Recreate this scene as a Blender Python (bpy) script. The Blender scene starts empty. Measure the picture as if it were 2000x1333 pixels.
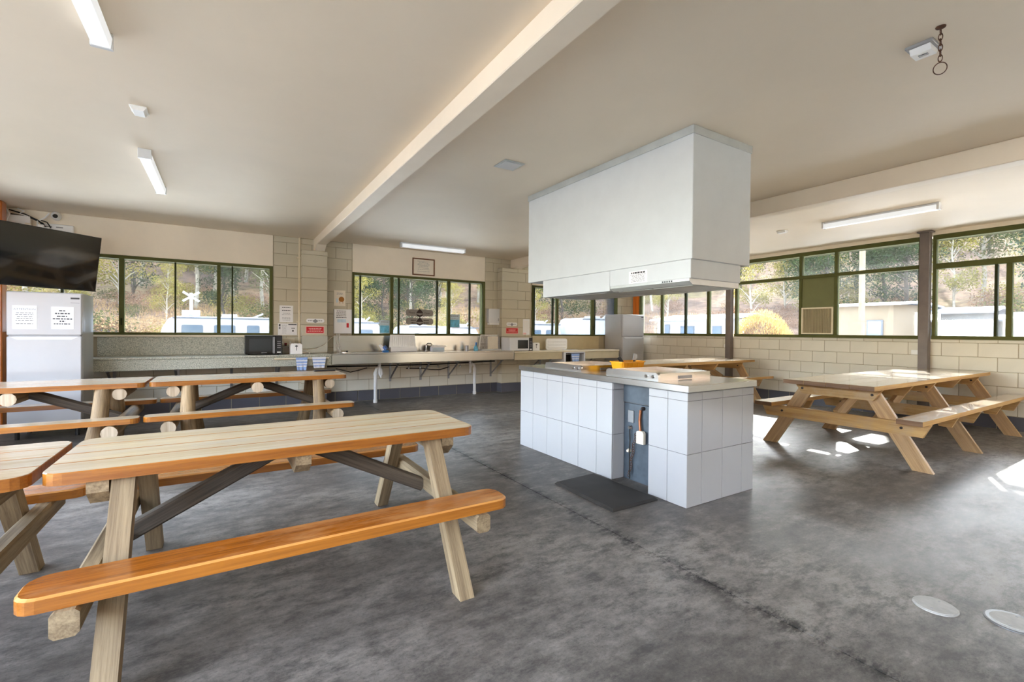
import bpy, bmesh, math, random
from mathutils import Vector, Matrix
random.seed(7)
PI = math.pi
SC = bpy.context.scene
COL = SC.collection

# ------------------------------------------------------------------ camera
F_PX, CAM_H, YAW = 903.0, 1.31, math.radians(31.9)
ROLL, PITCH = math.atan(16.64/2013), math.atan(9/903.0)
cam_data = bpy.data.cameras.new('camera')
cam_data.sensor_width = 36.0
cam_data.lens = F_PX/2000*36.0
cam_data.shift_y = -0.0046
cam_data.clip_start, cam_data.clip_end = 0.05, 600
cam = bpy.data.objects.new('camera', cam_data)
COL.objects.link(cam)
_f0 = Vector((math.sin(YAW), math.cos(YAW), 0)); _r0 = Vector((math.cos(YAW), -math.sin(YAW), 0)); _u0 = Vector((0, 0, 1))
_fw = _f0*math.cos(PITCH)-_u0*math.sin(PITCH); _u1 = _u0*math.cos(PITCH)+_f0*math.sin(PITCH)
_rt = _r0*math.cos(ROLL)+_u1*math.sin(ROLL); _up = _u1*math.cos(ROLL)-_r0*math.sin(ROLL)
cam.matrix_world = Matrix(((_rt.x, _up.x, -_fw.x, 0), (_rt.y, _up.y, -_fw.y, 0), (_rt.z, _up.z, -_fw.z, CAM_H), (0, 0, 0, 1)))
SC.camera = cam

# ------------------------------------------------------------------ sky, sun, exposure
SUN_DIR = Vector((1.468, 0.62, 1.0)).normalized()          # towards the sun
world = bpy.data.worlds.new('world'); SC.world = world; world.use_nodes = True
wn = world.node_tree; wn.nodes.clear()
w_out = wn.nodes.new('ShaderNodeOutputWorld'); w_bg = wn.nodes.new('ShaderNodeBackground'); w_sky = wn.nodes.new('ShaderNodeTexSky')
w_sky.sky_type = 'NISHITA'; w_sky.sun_disc = False
w_sky.sun_elevation = math.asin(SUN_DIR.z); w_sky.sun_rotation = math.atan2(SUN_DIR.x, SUN_DIR.y)
w_sky.air_density = 1.0; w_sky.dust_density = 0.6; w_sky.ozone_density = 1.0
w_bg.inputs['Strength'].default_value = 1.4
w_hs = wn.nodes.new('ShaderNodeHueSaturation'); w_hs.inputs['Saturation'].default_value = 0.55   # mutes the blue of the sky
wn.links.new(w_sky.outputs[0], w_hs.inputs['Color']); wn.links.new(w_hs.outputs[0], w_bg.inputs[0]); wn.links.new(w_bg.outputs[0], w_out.inputs[0])
sun_data = bpy.data.lights.new('sun', 'SUN'); sun_data.energy = 8.0; sun_data.angle = math.radians(0.6); sun_data.color = (1.0, 0.95, 0.88)
sun = bpy.data.objects.new('sun', sun_data); COL.objects.link(sun)
sun.rotation_euler = SUN_DIR.to_track_quat('Z', 'Y').to_euler(); sun.location = (30, 15, 25)

SC.view_settings.view_transform = 'Standard'; SC.view_settings.look = 'None'
SC.view_settings.gamma = 1.0; SC.view_settings.use_curve_mapping = False
SC.view_settings.exposure = 1.78
SC.cycles.use_denoising = True
SC.cycles.max_bounces = 10; SC.cycles.diffuse_bounces = 6; SC.cycles.glossy_bounces = 4; SC.cycles.transparent_max_bounces = 16
SC.cycles.caustics_reflective = False; SC.cycles.caustics_refractive = False
SC.cycles.sample_clamp_indirect = 8.0

# ------------------------------------------------------------------ materials (procedural)
MAT = {}
def srgb(r, g, b):
    f = lambda c: (c/255/12.92) if c <= 10.31 else ((c/255+0.055)/1.055)**2.4
    return (f(r), f(g), f(b), 1.0)

class NT:
    def __init__(self, name):
        self.m = bpy.data.materials.new(name); self.m.use_nodes = True
        self.t = self.m.node_tree; self.t.nodes.clear()
        self.out = self.t.nodes.new('ShaderNodeOutputMaterial')
    def n(self, typ, **kw):
        nd = self.t.nodes.new(typ)
        for k, v in kw.items():
            if k in nd.inputs: nd.inputs[k].default_value = v
            else: setattr(nd, k, v)
        return nd
    def l(self, a, b): self.t.links.new(a, b)
    def coords(self, scale=(1, 1, 1), kind='Object', rnd=False):
        tc = self.n('ShaderNodeTexCoord'); mp = self.n('ShaderNodeMapping'); mp.inputs['Scale'].default_value = scale
        self.l(tc.outputs[kind], mp.inputs['Vector'])
        if rnd:
            oi = self.n('ShaderNodeObjectInfo'); ml = self.n('ShaderNodeMath', operation='MULTIPLY'); ml.inputs[1].default_value = 37.0
            self.l(oi.outputs['Random'], ml.inputs[0])
            cb = self.n('ShaderNodeCombineXYZ'); self.l(ml.outputs[0], cb.inputs[0]); self.l(ml.outputs[0], cb.inputs[1]); self.l(ml.outputs[0], cb.inputs[2])
            self.l(cb.outputs[0], mp.inputs['Location'])
        return mp.outputs[0]
    def noise(self, vec, scale, detail=5, rough=0.6, dist=0.0):
        nd = self.n('ShaderNodeTexNoise'); nd.inputs['Scale'].default_value = scale; nd.inputs['Detail'].default_value = detail
        nd.inputs['Roughness'].default_value = rough; nd.inputs['Distortion'].default_value = dist
        self.l(vec, nd.inputs['Vector']); return nd.outputs['Fac']
    def ramp(self, fac, stops):
        r = self.n('ShaderNodeValToRGB'); el = r.color_ramp.elements
        while len(el) < len(stops): el.new(0.5)
        for e, (p, c) in zip(el, stops): e.position = p; e.color = c
        self.l(fac, r.inputs[0]); return r.outputs[0]
    def mix(self, fac, a, b, mode='MIX'):
        m = self.n('ShaderNodeMix', data_type='RGBA', blend_type=mode)
        for i, v in ((0, fac), (6, a), (7, b)):
            if isinstance(v, (int, float, tuple)): m.inputs[i].default_value = v
            else: self.l(v, m.inputs[i])
        return m.outputs[2]
    def bump(self, h, strength, dist=0.01):
        b = self.n('ShaderNodeBump'); b.inputs['Strength'].default_value = strength; b.inputs['Distance'].default_value = dist
        self.l(h, b.inputs['Height']); return b.outputs[0]
    def bsdf(self, color, rough=0.5, metallic=0.0, normal=None, coat=0.0, spec=0.5, emit=None, es=0.0):
        p = self.n('ShaderNodeBsdfPrincipled')
        for k, v in (('Base Color', color), ('Roughness', rough), ('Metallic', metallic)):
            if isinstance(v, (int, float, tuple)): p.inputs[k].default_value = v
            else: self.l(v, p.inputs[k])
        p.inputs['Coat Weight'].default_value = coat; p.inputs['Coat Roughness'].default_value = 0.1
        p.inputs['Specular IOR Level'].default_value = spec
        if normal is not None: self.l(normal, p.inputs['Normal'])
        if emit is not None: p.inputs['Emission Color'].default_value = emit; p.inputs['Emission Strength'].default_value = es
        return p.outputs[0]
    def done(self, sh, key): self.l(sh, self.out.inputs['Surface']); MAT[key] = self.m; return self.m

def plain(key, rgb, rough=0.5, metallic=0.0, coat=0.0, spec=0.5, vary=0.08, scale=6.0, bump=0.0, emit=0.0):
    t = NT(key); c = srgb(*rgb)
    v = t.coords(); f = t.noise(v, scale, 4)
    lo = tuple(x*(1-vary) for x in c[:3])+(1,); hi = tuple(min(1, x*(1+vary)) for x in c[:3])+(1,)
    colr = t.ramp(f, [(0.3, lo), (0.7, hi)])
    nm = t.bump(t.noise(v, scale*25, 3), bump, 0.002) if bump else None
    return t.done(t.bsdf(colr, rough, metallic, nm, coat, spec, c if emit else None, emit), key)

def wood(key, base, dark, rough=0.45, coat=0.0, axis=0, vary=0.5, wear=None, grain=1.0):
    t = NT(key); sc = [42.0, 42.0, 42.0]; sc[axis] = 1.5
    v = t.coords(tuple(s*grain for s in sc), rnd=True)
    f1 = t.noise(v, 0.55, 5, 0.6, 0.25); f2 = t.noise(v, 2.6, 5, 0.7, 0.15)
    a, b = srgb(*base), srgb(*dark)
    c1 = t.ramp(f1, [(0.30, b), (0.62, a)])
    c2 = t.mix(vary*0.55, c1, t.ramp(f2, [(0.35, b), (0.6, a)]))
    oi = t.n('ShaderNodeObjectInfo'); hv = t.n('ShaderNodeHueSaturation'); mr = t.n('ShaderNodeMapRange')
    mr.inputs['To Min'].default_value = 0.82; mr.inputs['To Max'].default_value = 1.14
    t.l(oi.outputs['Random'], mr.inputs['Value']); t.l(mr.outputs[0], hv.inputs['Value']); t.l(c2, hv.inputs['Color'])
    col = hv.outputs[0]
    if wear:
        w = t.noise(t.coords((0.9, 2.5, 2.5), rnd=True), 2.2, 6, 0.65)
        col = t.mix(t.ramp(w, [(0.45, (0, 0, 0, 1)), (0.68, (0.75, 0.75, 0.75, 1))]), col, srgb(*wear))
    nm = t.bump(f2, 0.25, 0.004)
    return t.done(t.bsdf(col, rough, 0.0, nm, coat), key)

# painted room surfaces
def paint(key, rgb, rough=0.55, spec=0.5, blot=0.06, bump=0.15):
    t = NT(key); c = srgb(*rgb); v = t.coords(kind='Object')
    f = t.noise(v, 1.1, 5, 0.6); f2 = t.noise(v, 90, 4)
    col = t.ramp(f, [(0.3, tuple(x*(1-blot) for x in c[:3])+(1,)), (0.7, tuple(min(1, x*(1+blot)) for x in c[:3])+(1,))])
    return t.done(t.bsdf(col, rough, 0, t.bump(f2, bump, 0.003), 0, spec), key)

paint('ceiling_paint', (238, 224, 203), 0.6, 0.3, 0.03, 0.05)
paint('beam_paint', (243, 230, 210), 0.5, 0.4)
paint('cream_wall', (244, 232, 212), 0.6, 0.3)
paint('block_paint', (202, 194, 172), 0.6, 0.3, 0.05, 0.4)
paint('block_paint_pale', (222, 217, 203), 0.6, 0.3, 0.05, 0.4)
paint('band_paint', (88, 88, 96), 0.6, 0.3, 0.08, 0.4)
paint('mortar_shade', (172, 162, 138), 0.8, 0.2)  # block paint made darker to put recess shade into the joints
paint('band_mortar', (70, 70, 76), 0.8, 0.2)
plain('frame_green', (92, 94, 56), 0.7, vary=0.1, spec=0.08)
plain('frame_dark', (54, 58, 36), 0.7, vary=0.1, spec=0.08)
plain('panel_green', (104, 104, 56), 0.5, vary=0.06)
plain('steel_post', (112, 102, 96), 0.5, vary=0.12)
plain('white_enamel', (224, 226, 228), 0.22, coat=0.3, vary=0.015)
plain('fridge_white', (182, 183, 185), 0.2, coat=0.4, vary=0.015)
plain('white_plastic', (244, 244, 242), 0.4, vary=0.03)
plain('cream_plastic', (228, 218, 198), 0.45, vary=0.05)
plain('grey_plastic', (150, 150, 150), 0.45)
plain('dark_plastic', (34, 34, 36), 0.4)
plain('black_gloss', (10, 10, 13), 0.08, coat=0.2, vary=0.02)
plain('black_glass', (30, 34, 40), 0.1, coat=0.5, vary=0.05)
plain('rubber', (48, 46, 45), 0.75, vary=0.2, bump=0.4)
plain('chrome', (205, 205, 205), 0.16, 1.0, vary=0.04)
plain('rust', (82, 52, 34), 0.8, vary=0.4, scale=40)
plain('hood_metal', (208, 213, 215), 0.42, 0.0, vary=0.025, spec=0.4)
plain('flashing', (196, 200, 198), 0.35, 0.3, vary=0.08)
plain('tile_white', (176, 177, 179), 0.09, coat=0.5, vary=0.01)
plain('grout', (120, 120, 122), 0.85, vary=0.15)
plain('paper', (240, 240, 240), 0.7, vary=0.02)
plain('paper_cream', (238, 228, 210), 0.7, vary=0.03)
plain('ink', (66, 66, 70), 0.7)
plain('ink_grey', (138, 138, 142), 0.7)
plain('sign_red', (205, 26, 34), 0.4, vary=0.05)
plain('sign_pink', (240, 190, 186), 0.5)
plain('basket_orange', (246, 172, 34), 0.35, vary=0.08)
plain('towel_blue', (150, 178, 226), 0.9, vary=0.2, scale=30)
plain('towel_dark', (92, 128, 200), 0.9, vary=0.2, scale=30)
plain('towel_white', (226, 230, 240), 0.9, vary=0.05)
plain('bottle_brown', (86, 58, 22), 0.15, coat=0.5)
plain('cap_red', (120, 20, 24), 0.4)
plain('poster_blue', (112, 192, 226), 0.5, vary=0.35, scale=14)
plain('poster_pale', (206, 224, 234), 0.5, vary=0.12, scale=14)
plain('cartoon_brown', (176, 116, 44), 0.6, vary=0.2)
plain('pvc', (238, 240, 242), 0.35, vary=0.02)
plain('copper', (150, 92, 60), 0.4, 0.6)
plain('zinc', (150, 152, 156), 0.4, 0.8, vary=0.15)
plain('cable_black', (26, 24, 22), 0.6)
plain('tan_laminate', (196, 182, 148), 0.45, vary=0.05)
plain('tan_edge', (226, 214, 186), 0.45, vary=0.05)
plain('frame_wood', (112, 66, 30), 0.4, vary=0.2)
plain('blue_plastic', (52, 120, 190), 0.4)
plain('oven_dark', (40, 30, 28), 0.6)
plain('van_white', (158, 160, 165), 0.3, vary=0.03)
plain('van_trim', (70, 74, 82), 0.4)
plain('van_glass', (70, 86, 100), 0.08, coat=0.5)
plain('tyre', (24, 24, 25), 0.85)
plain('cabin_wall', (108, 106, 104), 0.7)
plain('cabin_roof', (136, 138, 142), 0.5)
plain('shed_wall', (108, 92, 70), 0.7)
plain('rock', (92, 96, 102), 0.9, vary=0.3, bump=0.5)
plain('bark', (160, 150, 134), 0.9, vary=0.3, scale=3)
plain('bark_dark', (70, 60, 50), 0.9, vary=0.3, scale=3)
plain('signal_white', (150, 150, 150), 0.5)
plain('slate', (70, 80, 90), 0.45, vary=0.25, scale=9)
plain('cover_pale', (168, 166, 162), 0.6, vary=0.12, scale=30)
plain('pole_timber', (120, 106, 84), 0.9, vary=0.25, scale=3)
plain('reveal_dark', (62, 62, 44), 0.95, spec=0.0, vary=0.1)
plain('screen_black', (8, 8, 11), 0.04, coat=1.0, vary=0.02)
plain('eave', (190, 180, 160), 0.7)
plain('sticker_grey', (150, 146, 138), 0.6, vary=0.06)
plain('sticker_dark', (56, 40, 38), 0.6)

wood('wood_top', (214, 196, 168), (188, 162, 126), 0.25, 0.45, 0, 0.5, wear=(208, 196, 178))
wood('wood_edge', (184, 118, 42), (124, 68, 18), 0.28, 0.4, 0, 0.6)
wood('wood_seat', (176, 104, 32), (106, 52, 14), 0.26, 0.5, 0, 0.9, wear=(206, 150, 96))
wood('wood_chamfer', (212, 152, 82), (182, 118, 50), 0.4, 0.3, 0, 0.5)  # paler wood for the chamfered edges of the seat planks
wood('wood_leg_z', (172, 152, 120), (92, 74, 54), 0.7, 0.0, 2, 0.7)
wood('wood_leg_y', (176, 156, 124), (98, 80, 58), 0.7, 0.0, 1, 0.7)
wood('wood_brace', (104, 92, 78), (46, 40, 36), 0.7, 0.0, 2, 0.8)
wood('wood_log', (178, 152, 114), (88, 68, 48), 0.7, 0.0, 2, 0.7)
wood('wood_log_end', (206, 190, 166), (150, 130, 104), 0.8, 0.0, 1, 0.4)
wood('pine_top', (222, 206, 178), (186, 160, 122), 0.2, 0.9, 0, 0.5, wear=(226, 220, 210))
wood('pine_edge', (206, 164, 96), (156, 108, 50), 0.5, 0.1, 0, 0.6)
wood('pine_end', (130, 98, 68), (86, 58, 38), 0.6, 0.0, 1, 0.6)
wood('pine_z', (196, 162, 116), (134, 100, 64), 0.55, 0.05, 2, 0.6, wear=(176, 146, 110))
wood('pine_y', (206, 168, 106), (158, 116, 64), 0.55, 0.05, 1, 0.6, wear=(182, 156, 120))
wood('orange_post', (222, 122, 34), (164, 78, 20), 0.3, 0.4, 2, 0.5)

def m_floor():
    t = NT('floor_concrete'); v = t.coords(kind='Object'); vs = t.coords((0.55, 1.0, 1.0), kind='Object')
    big = t.noise(v, 0.45, 4, 0.55); mid = t.noise(vs, 1.5, 9, 0.72); rub = t.noise(vs, 9.0, 12, 0.82); speck = t.noise(v, 70, 8, 0.85)
    c = t.ramp(big, [(0.34, srgb(92, 88, 84)), (0.5, srgb(122, 117, 112)), (0.66, srgb(156, 150, 144))])
    c = t.mix(t.ramp(mid, [(0.40, (0.6, 0.6, 0.6, 1)), (0.52, (0, 0, 0, 1))]), c, srgb(88, 83, 79))
    c = t.mix(t.ramp(mid, [(0.52, (0, 0, 0, 1)), (0.68, (0.55, 0.55, 0.55, 1))]), c, srgb(166, 160, 153))
    c = t.mix(t.ramp(rub, [(0.40, (0.85, 0.85, 0.85, 1)), (0.54, (0, 0, 0, 1))]), c, srgb(72, 69, 67))
    c = t.mix(t.ramp(rub, [(0.55, (0, 0, 0, 1)), (0.68, (0.5, 0.5, 0.5, 1))]), c, srgb(164, 159, 153))
    c = t.mix(t.ramp(speck, [(0.36, (0.6, 0.6, 0.6, 1)), (0.47, (0, 0, 0, 1))]), c, srgb(54, 52, 51))
    sx = t.n('ShaderNodeSeparateXYZ'); t.l(v, sx.inputs[0])          # grime trodden along the sawn joint
    d0 = t.n('ShaderNodeMath', operation='SUBTRACT'); d0.inputs[1].default_value = 2.165; t.l(sx.outputs[0], d0.inputs[0])
    d1 = t.n('ShaderNodeMath', operation='ABSOLUTE'); t.l(d0.outputs[0], d1.inputs[0])
    mr = t.n('ShaderNodeMapRange'); mr.inputs['From Min'].default_value = 0.0; mr.inputs['From Max'].default_value = 0.09; mr.inputs['To Min'].default_value = 1.0; mr.inputs['To Max'].default_value = 0.0; t.l(d1.outputs[0], mr.inputs['Value'])
    g = t.n('ShaderNodeMath', operation='MULTIPLY'); t.l(mr.outputs[0], g.inputs[0]); t.l(t.ramp(rub, [(0.44, (1, 1, 1, 1)), (0.54, (0, 0, 0, 1))]), g.inputs[1])
    c = t.mix(g.outputs[0], c, srgb(38, 37, 37))
    r = t.n('ShaderNodeMapRange'); t.l(mid, r.inputs['Value'])
    r.inputs['From Min'].default_value = 0.3; r.inputs['From Max'].default_value = 0.7; r.inputs['To Min'].default_value = 0.30; r.inputs['To Max'].default_value = 0.5
    t.done(t.bsdf(c, r.outputs[0], 0, t.bump(speck, 0.10, 0.003), 0.0, 0.2), 'floor')
m_floor()

def m_steel(key, rgb, rough, sc):
    t = NT(key); v = t.coords(sc); f = t.noise(v, 3, 3, 0.6); b = t.noise(t.coords(), 2.2, 2)
    c = t.ramp(f, [(0.3, tuple(x*0.95 for x in srgb(*rgb)[:3])+(1,)), (0.7, srgb(*rgb))])
    r = t.n('ShaderNodeMapRange'); t.l(f, r.inputs['Value']); r.inputs['To Min'].default_value = rough-0.03; r.inputs['To Max'].default_value = rough+0.03
    t.done(t.bsdf(c, r.outputs[0], 1.0, t.bump(b, 0.05, 0.01)), key)
m_steel('stainless', (205, 200, 192), 0.24, (1.5, 60, 60))
m_steel('stainless_y', (198, 198, 198), 0.26, (60, 1.5, 60))

def m_granite():
    t = NT('granite'); v = t.coords(); f = t.noise(v, 110, 3, 0.7); g = t.noise(v, 55, 3, 0.7)
    c = t.ramp(f, [(0.36, srgb(120, 124, 114)), (0.5, srgb(178, 180, 164)), (0.64, srgb(214, 212, 196))])
    c = t.mix(0.3, c, t.ramp(g, [(0.4, srgb(132, 136, 126)), (0.6, srgb(206, 204, 188))]))
    t.done(t.bsdf(c, 0.4), 'granite')
m_granite()

def m_glass(key, haze, tint, dust):
    t = NT(key); v = t.coords(); f = t.noise(v, 2.2, 5, 0.65)
    tr = t.n('ShaderNodeBsdfTransparent'); tr.inputs[0].default_value = tint
    gl = t.n('ShaderNodeBsdfGlossy'); gl.inputs['Roughness'].default_value = 0.03
    fr = t.n('ShaderNodeFresnel'); fr.inputs[0].default_value = 1.45
    m1 = t.n('ShaderNodeMixShader'); t.l(fr.outputs[0], m1.inputs[0]); t.l(tr.outputs[0], m1.inputs[1]); t.l(gl.outputs[0], m1.inputs[2])
    tl = t.n('ShaderNodeBsdfTranslucent'); tl.inputs[0].default_value = dust
    df = t.n('ShaderNodeBsdfDiffuse'); df.inputs[0].default_value = dust
    m0 = t.n('ShaderNodeMixShader'); m0.inputs[0].default_value = 0.35; t.l(tl.outputs[0], m0.inputs[1]); t.l(df.outputs[0], m0.inputs[2])
    mr = t.n('ShaderNodeMapRange'); mr.inputs['From Min'].default_value = 0.3; mr.inputs['From Max'].default_value = 0.7
    mr.inputs['To Min'].default_value = haze*0.6; mr.inputs['To Max'].default_value = haze*1.4; t.l(f, mr.inputs['Value'])
    m2 = t.n('ShaderNodeMixShader'); t.l(mr.outputs[0], m2.inputs[0]); t.l(m1.outputs[0], m2.inputs[1]); t.l(m0.outputs[0], m2.inputs[2])
    t.done(m2.outputs[0], key)
m_glass('glass_clear', 0.012, (0.72, 0.74, 0.73, 1), (0.8, 0.82, 0.84, 1))
m_glass('glass_dusty', 0.015, (0.8, 0.82, 0.82, 1), (0.85, 0.88, 0.9, 1))

def leaf(key, a, b, tr=0.3):
    t = NT(key); v = t.coords(kind='Object'); f = t.noise(v, 0.9, 4)
    c = t.ramp(f, [(0.32, srgb(*a)), (0.68, srgb(*b))])
    d = t.n('ShaderNodeBsdfDiffuse'); t.l(c, d.inputs[0]); tl = t.n('ShaderNodeBsdfTranslucent'); t.l(c, tl.inputs[0])
    m = t.n('ShaderNodeMixShader'); m.inputs[0].default_value = tr; t.l(d.outputs[0], m.inputs[1]); t.l(tl.outputs[0], m.inputs[2])
    t.done(m.outputs[0], key)
leaf('leaf_olive', (56, 62, 36), (118, 116, 68))
leaf('leaf_dark', (34, 46, 32), (74, 90, 52))
leaf('leaf_yellow', (112, 106, 50), (172, 158, 82))
leaf('leaf_straw', (150, 118, 82), (194, 164, 122))
leaf('leaf_gold', (176, 148, 78), (226, 200, 128))
leaf('leaf_brown', (110, 80, 62), (158, 124, 98))
leaf('leaf_palm', (84, 112, 44), (150, 166, 76))

def m_ground():
    t = NT('hill_ground'); v = t.coords(kind='Object')
    f = t.noise(v, 0.12, 6, 0.65); g = t.noise(v, 1.3, 8, 0.75)
    c = t.ramp(f, [(0.34, srgb(104, 84, 70)), (0.5, srgb(152, 122, 100)), (0.68, srgb(146, 130, 86))])
    c = t.mix(t.ramp(g, [(0.36, (0.75, 0.75, 0.75, 1)), (0.58, (0, 0, 0, 1))]), c, srgb(72, 58, 48))
    t.done(t.bsdf(c, 0.95, 0, t.bump(g, 0.6, 0.2), 0, 0.1), 'hill')
m_ground()
plain('bounce_paving', (238, 235, 230), 0.8, vary=0.06, scale=2)  # very pale unseen ground, added to bounce sun onto the ceiling
plain('bounce_gravel', (122, 124, 120), 0.95, vary=0.2, scale=2)  # unseen grey ground, added to keep the bounce light neutral
def m_emit(key, rgb, s):
    t = NT(key); v = t.coords(); f = t.noise(v, 3, 2)
    c = t.ramp(f, [(0, srgb(*rgb)), (1, srgb(*rgb))]); t.done(t.bsdf(c, 0.4, emit=srgb(*rgb), es=s), key)
m_emit('diffuser', (236, 240, 244), 0.16)
# ------------------------------------------------------------------ mesh helpers
class MB:
    """Collects shapes; build() links them as one mesh object."""
    def __init__(self): self.v = []; self.f = []; self.mi = []
    def add(self, vs, fs, mi=0):
        o = len(self.v); self.v += [tuple(p) for p in vs]
        for f in fs: self.f.append(tuple(i+o for i in f)); self.mi.append(mi)
        return self
    def box(self, x0, x1, y0, y1, z0, z1, mi=0):
        return self.add([(x0, y0, z0), (x1, y0, z0), (x1, y1, z0), (x0, y1, z0), (x0, y0, z1), (x1, y0, z1), (x1, y1, z1), (x0, y1, z1)],
                        [(0, 3, 2, 1), (4, 5, 6, 7), (0, 1, 5, 4), (1, 2, 6, 5), (2, 3, 7, 6), (3, 0, 4, 7)], mi)
    def cbox(self, x0, x1, y0, y1, z0, z1, c=0.005, mi=0):
        """box with chamfered edges, 44 triangles"""
        lo = (x0, y0, z0); hi = (x1, y1, z1); vs = []; idx = {}
        for a in (0, 1):
            for b in (0, 1):
                for d in (0, 1):
                    s = (a, b, d)
                    for ax in range(3):   # vertex lying on the face normal to ax
                        p = [0, 0, 0]
                        for k in range(3):
                            e = hi[k] if s[k] else lo[k]
                            p[k] = e if k == ax else (e-c if s[k] else e+c)
                        idx[(s, ax)] = len(vs); vs.append(tuple(p))
        fs = []
        for ax in range(3):
            u, w = [(1, 2), (2, 0), (0, 1)][ax]
            for sd in (0, 1):
                q = []
                for (a, b) in ((0, 0), (1, 0), (1, 1), (0, 1)):
                    s = [0, 0, 0]; s[ax] = sd; s[u] = a; s[w] = b; q.append(idx[(tuple(s), ax)])
                fs.append(tuple(q) if sd else tuple(q[::-1]))
            for (a, b) in ((0, 0), (1, 0), (1, 1), (0, 1)):   # edges running along ax
                s0 = [0, 0, 0]; s0[u] = a; s0[w] = b; s1 = list(s0); s1[ax] = 1; s0 = tuple(s0); s1 = tuple(s1)
                q = (idx[(s0, u)], idx[(s1, u)], idx[(s1, w)], idx[(s0, w)])
                fs.append(q if (a == b) else q[::-1])
        for s in [(a, b, d) for a in (0, 1) for b in (0, 1) for d in (0, 1)]:
            q = (idx[(s, 0)], idx[(s, 1)], idx[(s, 2)]); fs.append(q if sum(s) % 2 else q[::-1])
        return self.add(vs, fs, mi)
    def bar(self, p0, p1, w, h, up=(0, 0, 1), mi=0, taper=1.0, c=0.0):
        """straight timber from p0 to p1; w across, h along `up`"""
        p0 = Vector(p0); p1 = Vector(p1); d = (p1-p0).normalized(); s = d.cross(Vector(up)).normalized(); u = s.cross(d).normalized()
        if c <= 0:
            prof = [(-w/2, -h/2), (w/2, -h/2), (w/2, h/2), (-w/2, h/2)]
        else:
            a, b = w/2, h/2
            prof = [(-a+c, -b), (a-c, -b), (a, -b+c), (a, b-c), (a-c, b), (-a+c, b), (-a, b-c), (-a, -b+c)]
        n = len(prof)
        vs = [p0+s*x+u*y for x, y in prof]+[p1+s*x*taper+u*y*taper for x, y in prof]
        fs = [tuple(range(n))[::-1], tuple(range(n, 2*n))]+[(i, (i+1) % n, n+(i+1) % n, n+i) for i in range(n)]
        return self.add(vs, [f[::-1] for f in fs], mi)
    def tube(self, pts, r, n=10, mi=0, cap=True, radii=None, mi_cap=None):
        pts = [Vector(p) for p in pts]; rings = []; vs = []
        d0 = (pts[1]-pts[0]).normalized(); ref = Vector((0, 0, 1)) if abs(d0.z) < 0.9 else Vector((1, 0, 0))
        s = d0.cross(ref).normalized()
        for i, p in enumerate(pts):
            d = (pts[min(i+1, len(pts)-1)]-pts[max(i-1, 0)]).normalized()
            s = (s-d*s.dot(d)).normalized(); u = d.cross(s)
            rr = radii[i] if radii else r
            rings.append(len(vs)); vs += [p+(s*math.cos(2*PI*k/n)+u*math.sin(2*PI*k/n))*rr for k in range(n)]
        fs = []
        for a, b in zip(rings, rings[1:]): fs += [(a+k, a+(k+1) % n, b+(k+1) % n, b+k) for k in range(n)]
        self.add(vs, fs, mi)
        if cap:
            o = len(self.v)-len(vs); m2 = mi if mi_cap is None else mi_cap
            self.f.append(tuple(o+rings[0]+k for k in range(n))[::-1]); self.mi.append(m2)
            self.f.append(tuple(o+rings[-1]+k for k in range(n))); self.mi.append(m2)
        return self
    def torus(self, c, R, r, normal=(0, 0, 1), n=20, m=8, sx=1.0, mi=0):
        nz = Vector(normal).normalized(); a = nz.orthogonal().normalized(); b = nz.cross(a); c = Vector(c); vs = []; fs = []
        for i in range(n):
            t = 2*PI*i/n; dirv = a*math.cos(t)*sx+b*math.sin(t); dn = dirv.normalized()
            for j in range(m): q = 2*PI*j/m; vs.append(c+dirv*R+dn*r*math.cos(q)+nz*r*math.sin(q))
        for i in range(n):
            for j in range(m): fs.append((i*m+j, ((i+1) % n)*m+j, ((i+1) % n)*m+(j+1) % m, i*m+(j+1) % m))
        return self.add(vs, fs, mi)
    def lathe(self, c, prof, n=16, mi=0, axis='z'):
        vs = []; fs = []; c = Vector(c)
        for r, z in prof:
            for k in range(n):
                t = 2*PI*k/n; a, b = r*math.cos(t), r*math.sin(t)
                vs.append(c+(Vector((a, b, z)) if axis == 'z' else Vector((a, z, -b)) if axis == 'y' else Vector((z, a, b))))
        for i in range(len(prof)-1): fs += [(i*n+k, i*n+(k+1) % n, (i+1)*n+(k+1) % n, (i+1)*n+k) for k in range(n)]
        fs.append(tuple(range(n))[::-1]); fs.append(tuple((len(prof)-1)*n+k for k in range(n)))
        return self.add(vs, fs, mi)
    def prism(self, poly, lo, hi, axis='z', mi=0, mi_top=None, ch=0.0, mi_ch=None):
        """extrude a 2-D polygon; axis z: (x,y), y: (x,z), x: (y,z)"""
        def P(p, h): return (p[0], p[1], h) if axis == 'z' else (p[0], h, p[1]) if axis == 'y' else (h, p[0], p[1])
        area = sum(a[0]*b[1]-b[0]*a[1] for a, b in zip(poly, poly[1:]+poly[:1]))
        if (area < 0) != (axis == 'y'): poly = poly[::-1]
        n = len(poly); mt = mi if mi_top is None else mi_top
        if ch:
            cx = sum(p[0] for p in poly)/n; cy = sum(p[1] for p in poly)/n
            def ins(p, q): 
                return (p[0]+(q if p[0] < cx else -q), p[1]+(q if p[1] < cy else -q))
            top = [ins(p, ch) for p in poly]
            vs = [P(p, lo) for p in poly]+[P(p, hi-ch) for p in poly]+[P(p, hi) for p in top]
            self.add(vs, [tuple(range(n))[::-1]]+[(i, (i+1) % n, n+(i+1) % n, n+i) for i in range(n)]+[(n+i, n+(i+1) % n, 2*n+(i+1) % n, 2*n+i) for i in range(n)], mi)
            if mi_ch is not None: self.mi[-n:] = [mi_ch]*n
            o = len(self.v)-3*n; self.f.append(tuple(o+2*n+i for i in range(n))); self.mi.append(mt); return self
        vs = [P(p, lo) for p in poly]+[P(p, hi) for p in poly]
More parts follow.
